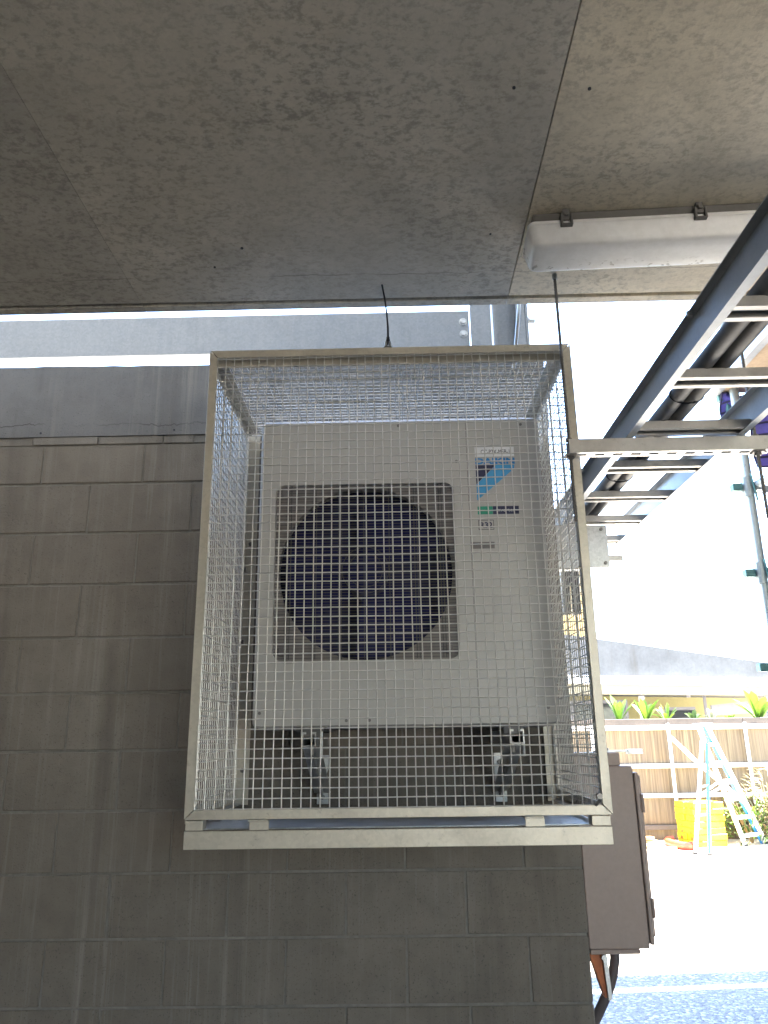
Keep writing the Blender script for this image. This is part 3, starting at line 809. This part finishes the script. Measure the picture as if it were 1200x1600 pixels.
for rx, lab in ((.513, 'threaded rod hanging from the soffit in front of the cage edge'), (1.052, 'threaded rod hanging from the soffit at the far right end of the strut')):
    rd = thing('threaded_rod', lab, 'rod', (rx, 2.1, H), 'hanger rods for the cable ladder')
    mb = MB(); pts = []; rs = []
    for i in range(161):
        pts.append((rx+.0, 2.1, H-.005*i)); rs.append(.0052 if i % 2 else .0044)
    mb.tube(pts, rs, 8); part('shank', mb, M['rod'], rd, smooth=False)
    mb = MB(); mb.cyl((rx, 2.1, H), (rx, 2.1, H-.018), .0085, 6); part('anchor_nut', mb, M['galv'], rd)
    mb = MB(); mb.cyl((rx, 2.1, SZ0-.012), (rx, 2.1, SZ0-.0005), .0095, 6); mb.box(rx-.016, rx+.016, 2.084, 2.116, SZ0-.004, SZ0-.0002); part('lower_nut', mb, M['rod'], rd)
    mb = MB(); mb.cyl((rx, 2.1, SZ1+.0005), (rx, 2.1, SZ1+.010), .0095, 6); part('upper_nut', mb, M['rod'], rd)
mb = MB(); mb.cyl((.436, 2.30, H+.03), (.403, 2.30, 1.168), .006, 8)
solo('tie_rod', mb, M['strut'], 'thin leaning tie rod between the slab edge and the cage top', 'rod', origin=(.42, 2.3, 1.168))
# bracket box on the wall end holding the end of the ladder
br = thing('galvanised_bracket', 'galvanised plate bracket fixed to the wall end under the end of the cable ladder', 'bracket', (.72, 3.0, .65))
mb = MB(); mb.box(WX+.002, .858, 3.02, 3.024, .652, .825); mb.box(WX+.002, .858, 3.0245, 3.09, .652, .656)
mb.box(.854, .858, 3.0245, 3.09, .6565, .825)
part('plate', mb, M['galv'], br, bevel=.001)
for bx, bz in ((.852-.018, .807), (.852-.012, .668)):
    mb = MB(); mb.cyl((bx, 3.012, bz), (bx, 3.02, bz), .007, 6); part('bolt', mb, M['rod'], br)
mb = MB(); mb.box(.8585, .915, 3.03, 3.071, .680, .702); part('strut_stub', mb, M['strut'], br, bevel=.001)

# ------------------------------------------------------------------ electrical cabinet on the wall end
cb = thing('electrical_cabinet', 'taupe metal electrical cabinet on the end of the block wall', 'cabinet', (.73, 2.95, -.67))
mb = MB(); mb.box(WX+.003, .822, 2.868, 3.12, -.672, -.096)
part('body', mb, M['cabinet'], cb, bevel=.004, seg=2)
mb = MB(); mb.box(.8235, .838, 2.862, 3.13, -.660, -.118)
part('door', mb, M['cabinet_edge'], cb, bevel=.004, seg=2)
mb = MB(); mb.box(.8385, .850, 2.885, 3.11, -.640, -.128)
part('door_panel', mb, M['cabinet'], cb, bevel=.003)
for z in (-.22, -.55):
    mb = MB(); mb.cyl((.845, 2.872, z-.03), (.845, 2.872, z+.03), .007, 10); part('hinge', mb, M['cabinet'], cb)
mb = MB(); mb.box(.625, .790, 2.872, 3.05, -.688, -.673); part('gland_plate', mb, M['cabinet'], cb, bevel=.002)
mb = MB(); mb.box(WX+.003, .782, 2.872, 3.02, -.0955, -.050); part('top_box', mb, M['cabinet'], cb, bevel=.003)
mb = MB(); mb.box(.70, .815, 2.885, 2.905, -.049, -.043); mb.box(.816, .868, 2.88, 2.91, -.056, -.040); mb.cyl((.745, 2.895, -.049), (.745, 2.895, -.036), .008, 8)
part('isolator_lever', mb, M['galv'], cb)
mb = MB()
pts = [(.723, 2.95, -.675), (.722, 2.95, -.72), (.711, 2.95, -.765), (.693, 2.95, -.81), (.665, 2.952, -.86), (.640, 2.96, -.905), (.615, 2.98, -.96), (.600, 3.05, -1.05), (.595, 3.07, -1.3), (.595, 3.07, G)]
mb.tube(pts, .0165, 12)
part('conduit', mb, M['conduit'], cb, smooth=True)
mb = MB(); mb.prism([(.624, -.690), (.674, -.690), (.680, -.815), (.664, -.818)], 2.885, 2.93, 'y')
part('bracket_leg', mb, M['rust'], cb, label='rusty orange bracket leg under the cabinet')
mb = MB(); mb.prism([(.664, -.690), (.678, -.690), (.684, -.818), (.672, -.822)], 2.872, 2.884, 'y')
part('bracket_flange', mb, M['galv'], cb)
mb = MB(); mb.cyl((.668, 2.869, -.697), (.668, 2.88, -.697), .009, 8); part('bracket_bolt', mb, M['galv'], cb)

# ------------------------------------------------------------------ scaffold at the right
sc = thing('scaffold', 'galvanised tube scaffold with green couplers standing in the yard at the right', 'scaffold', (1.93, 4, G))
SXX = 1.915
mb = MB(); mb.cyl((SXX, 4.0, G), (SXX+.02, 4.0, 4.2), .0245, 16); part('standard', mb, M['scaf'], sc, smooth=True)
mb = MB(); mb.cyl((SXX+1.2, 4.0, G), (SXX+1.2, 4.0, 4.2), .0245, 16); part('standard', mb, M['scaf'], sc, smooth=True)
mb = MB(); mb.cyl((SXX+.03, 2.55, G), (SXX+.03, 2.55, 4.2), .0245, 16); sx_ = part('standard', mb, M['scaf'], sc, smooth=True) if False else None
for z in (1.287, .815, .33):
    mb = MB(); mb.cyl((SXX+.045, 4.02, z+.01), (SXX+.10, 2.3, z+.012), .0225, 14); part('transom', mb, M['scaf'], sc, smooth=True)
    mb = MB(); mb.cyl((SXX+.04, 4.03, z+.0), (SXX+1.2, 4.03, z+.0), .0225, 14); part('ledger', mb, M['scaf'], sc, smooth=True)
    mb = MB(); mb.tube([(SXX, 4.0, z-.055), (SXX, 4.0, z+.055)], .032, 14)
    cp = part('coupler', mb, M['scaf'], sc)
    mb = MB(); mb.box(SXX-.085, SXX-.033, 3.975, 4.02, z-.020, z+.020); part('wedge_lug', mb, M['scaf_green'], cp, bevel=.003)
    mb = MB(); mb.box(SXX+.033, SXX+.085, 3.96, 4.01, z-.022, z+.022); part('wedge_lug', mb, M['scaf'], cp, bevel=.003)
    mb = MB(); mb.bar((SXX+.012, 3.962, z+.07), (SXX+.030, 3.962, z-.085), .012, .006); part('wedge', mb, M['scaf_green'], cp)
# fitting high on the standard
mb = MB(); mb.box(1.86, 1.93, 4.05, 4.09, 1.825, 1.90); mb.box(1.90, 1.925, 4.05, 4.08, 1.73, 1.824); part('bracket_fitting', mb, M['scaf_green'], sc, bevel=.004)
# perforated steel plank + ply deck on top of it
pl = thing('steel_plank', 'perforated galvanised steel scaffold plank high at the right edge', 'plank', (1.9, 3.2, 1.86))
mb = MB(); x0 = 1.82
mb.box(x0, x0+.002, 1.9, 4.10, 1.915, 2.03); mb.box(x0+.0022, x0+.20, 1.9, 4.10, 2.028, 2.03)
mb.box(x0+.0022, x0+.03, 1.9, 4.10, 1.915, 1.917)
part('plank_channel', mb, M['galv'], pl)
mb = MB()
for i in range(40):
    for j, zz in enumerate((1.94, 1.972, 2.004)):
        yy_ = 2.0+.052*i+(.026 if j % 2 else 0)
        mb.cyl((x0-.0012, yy_, zz), (x0+.001, yy_, zz), .0052, 7)
part('perforations', mb, M['ink'], pl, kind='stuff')
mb = MB(); mb.box(x0-.0, x0+.045, 1.9, 4.1, 1.862, 1.912); part('plank_edge', mb, M['galv_tray'], pl)
mb = MB(); mb.box(x0+.05, x0+1.0, 2.3, 4.05, 1.872, 1.890)
solo('deck_board', mb, M['ply'], 'tan plywood deck board beside the perforated scaffold plank', 'board', origin=(2.4, 3.2, 1.872))
def netting(x0, x1, y0, y1, z0, z1, lab, nx=6, nz=5):
    th = thing('shade_net', lab, 'netting', ((x0+x1)/2, (y0+y1)/2, z0), 'violet blue nets on the scaffold')
    m_ = MB(); NX, NZ = 12, 10
    def pt(i, j, d=0):
        u, v = i/NX, j/NZ
        return (x0+(x1-x0)*u+.03*(1-v)*math.sin(u*7), y0+(y1-y0)*u+.03*math.sin(u*9+v*4)+d, z0+(z1-z0)*v+.012*math.sin(u*11)*(1-v))
    for d in (0, .004):
        m_.add([pt(i, j, d) for i in range(NX+1) for j in range(NZ+1)], [(i*(NZ+1)+j, (i+1)*(NZ+1)+j, (i+1)*(NZ+1)+j+1, i*(NZ+1)+j+1) for i in range(NX) for j in range(NZ)])
    part('net_cloth', m_, M['net'], th, smooth=True)
    m_ = MB()
    for i in range(nx+1): m_.tube([pt(i*NX/nx, j, -.006) for j in range(NZ+1)], .006, 5)
    for j in range(nz+1): m_.tube([pt(i, j*NZ/nz, -.006) for i in range(NX+1)], .006, 5)
    part('net_cords', m_, M['net_line'], th)
netting(1.87, 2.12, 4.06, 4.06, 1.71, 1.862, 'small violet blue shade net hanging under the scaffold deck', 4, 3)
netting(1.985, 2.9, 3.99, 3.99, 1.40, 1.715, 'larger violet blue shade net at the right edge of the scaffold', 9, 5)

# ------------------------------------------------------------------ boundary fence
FYY = 13.1
fe = thing('boundary_fence', 'brown sheet fence with white rails and posts across the yard', 'fence', (4, FYY, G))
FT = .285
px = 4.375
xs = [px+1.235*i for i in range(-4, 9)]
for a, b in zip(xs, xs[1:]):
    for (z0, z1) in ((-1.32, -.93), (-.86, -.48), (-.41, .11)):
        mb = MB(); dy = rnd.uniform(-.006, .006)
        mb.box(a+.004, b-.004, FYY+dy, FYY+.02+dy, z0, z1)
        part('fence_sheet', mb, M['fence'], fe)
    mb = MB(); mb.box(a+.004, b-.004, FYY+.002, FYY+.022, G, -1.40); part('kick_board', mb, M['fence'], fe)
    mb = MB(); mb.box(a+.002, b-.002, FYY-.02, FYY+.12, .19, FT); part('top_board', mb, M['fence_cap'], fe, bevel=.005)
    for zc, h in ((.147, .074), (-.445, .066), (-.892, .062), (-1.36, .07)):
        mb = MB(); mb.box(a, b-.003, FYY-.045, FYY+.0, zc-h/2, zc+h/2); part('fence_rail', mb, M['fence_white'] if zc > -1 else M['fence_cap'], fe, bevel=.004)
for a in xs:
    mb = MB(); mb.box(a-.022, a+.022, FYY-.08, FYY-.046, -1.02, .21); part('fence_post', mb, M['fence_white'], fe, bevel=.004)
mb = MB(); mb.tube([(4.40, FYY-.10, -.02), (4.58, 12.6, -.35), (5.0, 11.9, -.95)], .030, 10)
mb.tube([(4.38, FYY-.10, .01), (4.44, 12.95, -.09)], .022, 8)
solo('white_prop', mb, M['fence_white'], 'slanting white prop leaning from the fence post towards the yellow stack', 'prop', origin=(5.0, 11.9, -.95))
mb = MB(); mb.tube([(4.42, FYY-.13, -1.0), (4.75, FYY-.15, -1.06), (5.15, FYY-.18, -1.10)], .022, 10)
solo('grey_pipe', mb, M['galv'], 'short grey pipe lying along the fence above the yellow stack', 'pipe', origin=(4.42, FYY-.13, -1.02), smooth=True)

# ------------------------------------------------------------------ planter and strap-leaved plants behind the fence
mb = MB(); mb.box(-.6, 14, FYY+.13, FYY+.8, G, FT-.06)
solo('planter', mb, M['soil'], 'long raised planter bed of soil directly behind the fence', 'planter')
def strap_leaf(base, d, ln, wd, droop, mat, parent, segs=6):
    m_ = MB(); d = Vector(d).normalized(); side = d.cross(Vector((0, 0, 1)))
    side = side.normalized() if side.length > .1 else Vector((1, 0, 0))
    p = Vector(base); cur = d.copy(); L_ = []; R_ = []; Md = []
    for i in range(segs+1):
        t = i/segs; w_ = wd*(.45+.75*t) if t < .7 else wd*.975*math.sqrt(max(0, 1-((t-.7)/.3)**2))+.002
        nrm = side.cross(cur).normalized()
        L_.append(p+side*w_/2+nrm*w_*.18); R_.append(p-side*w_/2+nrm*w_*.18); Md.append(p.copy())
        p = p + cur*(ln/segs); cur = (cur + Vector((d.x*.1, d.y*.1, -droop/segs))).normalized()
    vs_ = [q for tr in zip(L_, Md, R_) for q in tr]
    fs = []
    for i in range(segs): fs += [(3*i, 3*i+1, 3*i+4, 3*i+3), (3*i+1, 3*i+2, 3*i+5, 3*i+4)]
    m_.add(vs_, fs)
    if parent is None: return m_
    return part('leaf', m_, mat, parent, smooth=True)
def rosette(x, y, z, n, ln, lab, seed, mat='leaf', spread=.8, wd=.07):
    q = random.Random(seed)
    th = thing('strap_leaf_plant', lab, 'plant', (x, y, z), 'bright strap-leaved plants along the top of the fence')
    mb = MB(); mb.tube([(x, y, z-.02), (x, y, z+.05)], [.03, .02], 8); part('crown', mb, M['leaf_dark'], th)
    for i in range(n):
        a = 2*PI*i/n + q.uniform(-.3, .3); s_ = q.uniform(.1, spread)*.75
        strap_leaf((x+.02*math.cos(a), y+.02*math.sin(a), z), (math.cos(a)*s_, math.sin(a)*s_, 1), ln*q.uniform(.7, 1.1), wd*q.uniform(.8, 1.2), q.uniform(.2, .9)*s_, M[mat], th)
PZ = FT-.06; PYY = FYY+.30
rosette(3.70, PYY, PZ, 9, .46, 'upright bright green strap-leaved plant nearest the cage edge', 1, wd=.10)
rosette(4.15, PYY, PZ, 10, .46, 'tall bright green strap-leaved plant, second along from the cage edge', 2, wd=.10)
rosette(4.47, PYY-.05, PZ, 9, .32, 'low bright green strap-leaved plant right of the two tall ones', 3, spread=1.3)
rosette(4.95, PYY, PZ, 8, .20, 'small darker strap-leaved plant above the step ladder', 4, 'leaf_dark', 1.0)
rosette(5.22, PYY-.05, PZ, 12, .22, 'pale washed-out strap-leaved plant above the ladder top', 5, 'leaf_pale', 1.1)
rosette(6.02, PYY, PZ, 11, .52, 'large spreading strap-leaved plant at the right edge of the fence', 6, spread=1.3, wd=.12)
rosette(6.35, PYY, PZ, 10, .36, 'strap-leaved plant half out of the picture at the right edge', 8, spread=.9, wd=.09)
rosette(5.55, PYY, PZ, 9, .14, 'lowest strap-leaved plant in the gap before the large spreading one', 9, 'leaf', 1.3, .06)

# ------------------------------------------------------------------ low building behind the fence
lb = thing('low_building', 'low pale building with a raking parapet and a covered porch behind the fence', 'building', (7, 22, G))
BYY = 20.0
mb = MB(); mb.prism([(3.0, 1.56), (12.0, 1.30), (12.0, 1.36), (3.0, 2.78)], BYY, BYY+.25, 'y')
part('parapet', mb, M['facade'], lb)
mb = MB(); mb.prism([(3.0, 1.345), (12.0, 1.10), (12.0, 1.298), (3.0, 1.558)], BYY-.25, BYY+.2, 'y')
part('fascia', mb, M['white_paint'], lb)
mb = MB(); mb.prism([(3.0, 1.10), (12.0, .90), (12.0, 1.098), (3.0, 1.343)], BYY-.12, BYY+.15, 'y')
part('eave_beam', mb, M['cream'], lb)
mb = MB(); mb.prism([(3.0, 1.345), (12.0, 1.10), (12.0, 1.2), (3.0, 1.45)], BYY+.26, BYY+5, 'y')
part('porch_ceiling', mb, M['facade'], lb)
mb = MB(); mb.box(3, 12, BYY+5.01, BYY+5.2, G, 1.6); part('back_wall', mb, M['interior'], lb)
for x in (6.15, 9.30):
    mb = MB(); mb.box(x-.06, x+.06, BYY+.0, BYY+.12, G, 1.0); part('porch_post', mb, M['frame_grey'], lb)
for a, b, c, d_ in ((5.2, 6.9, .55, 1.18), (8.0, 8.9, .15, .95)):
    mb = MB(); mb.box(a, b, BYY+3.9, BYY+3.98, c-.3, d_-.1)
    f = part('window', mb, M['frame_grey'], lb)
    mb = MB(); mb.box(a+.08, b-.08, BYY+3.88, BYY+3.895, c-.22, d_-.2); part('pane', mb, M['glass'], f)
mb = MB(); mb.box(8.45, 8.52, BYY+2, BYY+2.06, G, 1.1); part('inner_post', mb, M['frame_grey'], lb)
mb = MB(); mb.prism([(8.25, .52), (10.4, .62), (10.4, .98), (8.25, .78)], BYY+1.0, BYY+1.1, 'y'); part('roller_blind', mb, M['frame_grey'], lb)
mb = MB(); mb.cyl((7.75, BYY+1.2, 1.0), (7.75, BYY+1.2, 1.1), .05, 10); mb.cyl((7.75, BYY+1.2, 1.09), (7.75, BYY+1.2, 1.2), .02, 8); part('ceiling_lamp', mb, M['frame_grey'], lb)
for x in (6.15, 9.30):
    mb = MB()
    for dx, dz in ((-.05, .0), (.05, 0), (-.05, -.08), (.05, -.08)): mb.cyl((x+dx, BYY-.135, 1.14-.0265*(x-5)+dz), (x+dx, BYY-.119, 1.14-.0265*(x-5)+dz), .015, 6)
    part('beam_bolts', mb, M['frame_grey'], lb)
mb = MB(); mb.box(6.0, 7.6, 30, 33, G, 6.6); mb.box(6.2, 6.5, 30.5, 31, 6.6, 7.2)
solo('far_house', mb, M['sandstone'], 'tan brick house far away, glimpsed through the right side of the cage', 'house', origin=(6.8, 31, G))

# ------------------------------------------------------------------ yellow stack
def yb_mesh():
    m_ = MB(); L_, W_, h = .50, .24, .086
    m_.box(-L_/2, L_/2, -W_/2, W_/2, 0, h)
    me = m_.mesh('plastic_block', M['yellow'], bevel=.006)
    return me
YB = yb_mesh()
notch = MB(); notch.box(-.2522, -.2502, -.03, .03, .0, .045); NB = notch.mesh('end_socket', M['hole'])
YA = R(13)
BASE = Vector((4.50, 12.45, G))
hts = 7
for k in range(hts):
    for j in range(2):
        row_ = ('lowest', 'second from the ground', 'third from the ground', 'middle', 'third from the top', 'second from the top', 'topmost')[k]
        lay = 'yellow plastic block, %s in the %s column of the stack' % (row_, ('near', 'far')[j])
        o = bpy.data.objects.new('plastic_block', YB); C.objects.link(o)
        off_ = Matrix.Rotation(YA, 3, 'Z') @ Vector((rnd.uniform(-.012, .012), (j-.5)*.25, 0))
        o.location = BASE + off_ + Vector((0, 0, .088*k + EYE)); o.rotation_euler = (0, 0, YA+rnd.uniform(-.03, .03))
        tag(o, lay, 'block', 'yellow plastic blocks stacked by the fence')
        s_ = bpy.data.objects.new('end_socket', NB); C.objects.link(s_); s_.parent = o
# orange pipe
mb = MB(); pts = []; rs = []
for i in range(46):
    a = R(-75 - 200*i/45)
    pts.append((4.12+.15*math.cos(a)*1.0, 12.28+.36*math.sin(a), G+.058)); rs.append(.056 if i % 2 else .050)
mb.tube(pts, rs, 12, False)
op = thing('orange_pipe', 'bent orange-red plastic pipe lying on the ground beside the yellow stack', 'pipe', (4.1, 12, G))
part('pipe_wall', mb, M['orange_pipe'], op, smooth=True)
mb = MB(); p0 = Vector(pts[0]); dr = (Vector(pts[0])-Vector(pts[1])).normalized()
mb.tube([p0-dr*.04, p0+dr*.05], .062, 14, False); mb.tube([p0-dr*.04, p0+dr*.05], .046, 14, False); part('socket_end', mb, M['orange_pipe'], op)
# timber offcuts
for (x, y, z, ln, a, lab) in ((3.62, 12.75, .0, .62, 8, 'longest pine offcut on the ground left of the orange pipe'), (3.60, 12.72, .05, .55, 14, 'pine offcut lying on top of the longest one'),
                              (3.75, 12.05, .0, .42, -35, 'pine offcut lying at an angle nearest the camera'), (3.58, 12.35, .0, .45, -6, 'pine offcut in the middle of the scrap timber')):
    mb = MB(); mt = Matrix.Translation((x, y, G+z)) @ Matrix.Rotation(R(a), 4, 'Z'); mb.box(-ln/2, ln/2, -.055, .055, .001, .042, mt)
    solo('timber_offcut', mb, M['timber'], lab, 'timber', 'pine offcuts by the fence', origin=(x, y, G+z), bevel=.003)

# ------------------------------------------------------------------ step ladder
sl_ = thing('step_ladder', 'aluminium and blue step ladder standing open in front of the fence', 'ladder', (4.6, 11.9, G))
topc = Vector((4.51, 11.75, .12))
fl0, fl1 = Vector((5.04, 12.25, G)), Vector((5.45, 12.5, G))     # feet of the climbing side
tl0, tl1 = Vector((4.33, 11.60, .14)), Vector((4.50, 11.72, .14))
bl0, bl1 = Vector((4.03, 11.50, G)), Vector((4.17, 11.35, G))     # rear legs
for a, b, mt, off_ in ((tl0, fl0, 'alu', 0), (tl1, fl1, 'alu', 0)):
    mb = MB(); mb.bar(a, b, .062, .03, (0, 1, 0)); r_ = part('stile', mb, M[mt], sl_, bevel=.003)
mb = MB(); mb.bar(tl1+Vector((-.045, .02, 0)), fl1+Vector((-.055, .02, 0)), .028, .03, (0, 1, 0)); part('stile_liner', mb, M['fibre_blue'], sl_)
mb = MB(); mb.bar(tl0+Vector((.02, -.02, -.2)), bl0, .05, .03, (0, 1, 0)); part('rear_leg', mb, M['alu'], sl_, bevel=.003)
mb = MB(); mb.bar(tl1+Vector((-.03, -.02, -.15)), bl1, .034, .03, (0, 1, 0)); part('rear_leg', mb, M['fibre_blue'], sl_, bevel=.003, label='blue rear leg')
for k in range(1, 7):
    t = k/6.6
    a, b = tl0.lerp(fl0, t), tl1.lerp(fl1, t)
    mb = MB(); mb.bar(a+Vector((0, 0, 0)), b, .09, .045); part('tread', mb, M['alu'], sl_, bevel=.003)
mb = MB(); mb.bar(tl0+Vector((-.02, 0, .02)), tl1+Vector((.02, 0, .02)), .16, .04); part('top_cap', mb, M['alu'], sl_, bevel=.004)
for t in (.42, .66):
    a = (tl0+Vector((.02, -.02, -.2))).lerp(bl0, t); b = (tl1+Vector((-.03, -.02, -.15))).lerp(bl1, t)
    mb = MB(); mb.bar(a, b, .03, .02); part('rear_brace', mb, M['alu'], sl_)
mb = MB(); mb.bar(tl0.lerp(fl0, .45), (tl0+Vector((.02, -.02, -.2))).lerp(bl0, .5), .03, .008, (0, 1, 0)); part('spreader', mb, M['alu'], sl_)
mb = MB(); mb.bar(tl1.lerp(fl1, .45), (tl1+Vector((-.03, -.02, -.15))).lerp(bl1, .5), .03, .008, (0, 1, 0)); part('spreader', mb, M['alu'], sl_)
for p_ in (fl0, fl1, bl0, bl1):
    mb = MB(); mb.box(p_.x-.03, p_.x+.03, p_.y-.03, p_.y+.03, G+.001, G+.04); part('rubber_foot', mb, M['black'], sl_, bevel=.004)

# ------------------------------------------------------------------ garden bed at the right
def shrub(x, y, n, rad, ht, lab, seed, mats, ln=.18):
    q = random.Random(seed)
    th = thing('garden_shrub', lab, 'shrub', (x, y, G), 'shrubs in the bed by the fence')
    mb = MB()
    for i in range(7):
        a = q.uniform(0, 2*PI); mb.tube([(x, y, G), (x+rad*.3*math.cos(a), y+rad*.3*math.sin(a), G+ht*.45), (x+rad*.6*math.cos(a), y+rad*.6*math.sin(a), G+ht*.8)], [.016, .010, .005], 6)
    part('stems', mb, M['dry'], th)
    for mi, mt in enumerate(mats):
        m_ = MB()
        for i in range(n):
            a = q.uniform(0, 2*PI); r_ = rad*math.sqrt(q.random()); zz = G+ht*q.uniform(.08, 1)*(1-.45*(r_/rad)**2)
            d = Vector((math.cos(a)*q.uniform(.3, 1), math.sin(a)*q.uniform(.3, 1), q.uniform(-.1, 1)))
            l_ = strap_leaf((x+r_*math.cos(a), y+r_*math.sin(a), zz), d, ln*q.uniform(.6, 1.2), .03*q.uniform(.7, 1.4), q.uniform(.3, 1.4), None, None, 3)
            m_.add(l_.v, l_.f)
        part('foliage', m_, M[mt], th, kind='stuff')
shrub(5.30, 12.62, 170, .42, .72, 'dark leafy shrub behind the ladder feet', 11, ('leaf_dark', 'leaf'))
shrub(6.05, 12.45, 200, .50, .95, 'pale green leafy shrub at the right edge beside the ladder', 12, ('leaf_pale', 'leaf_dark'))
shrub(5.70, 12.75, 130, .35, 1.05, 'dry pale shrub with upright shoots behind the ladder', 13, ('dry', 'leaf_pale'), .22)
ag = thing('dry_spear_plant', 'dry spear-leaved plant with a tall seed stalk at the right edge', 'plant', (5.95, 12.2, G))
mb = MB(); mb.tube([(6.1, 12.2, G), (5.85, 12.2, -.85), (5.48, 12.2, -.45)], [.05, .045, .02], 8); part('stalk', mb, M['dry'], ag, smooth=True)
q = random.Random(5)
for i in range(12):
    a = 2*PI*i/12
    strap_leaf((5.98, 12.2, -1.1), (math.cos(a)*.8, math.sin(a)*.6, q.uniform(.6, 1.4)), q.uniform(.45, .75), .09, .35, M['leaf_pale' if i % 2 else 'dry'], ag)
for i in range(9):
    a = 2*PI*i/9
    strap_leaf((5.50, 12.2, -.50), (math.cos(a), math.sin(a), .5), .16, .03, 1.0, M['dry'], ag)
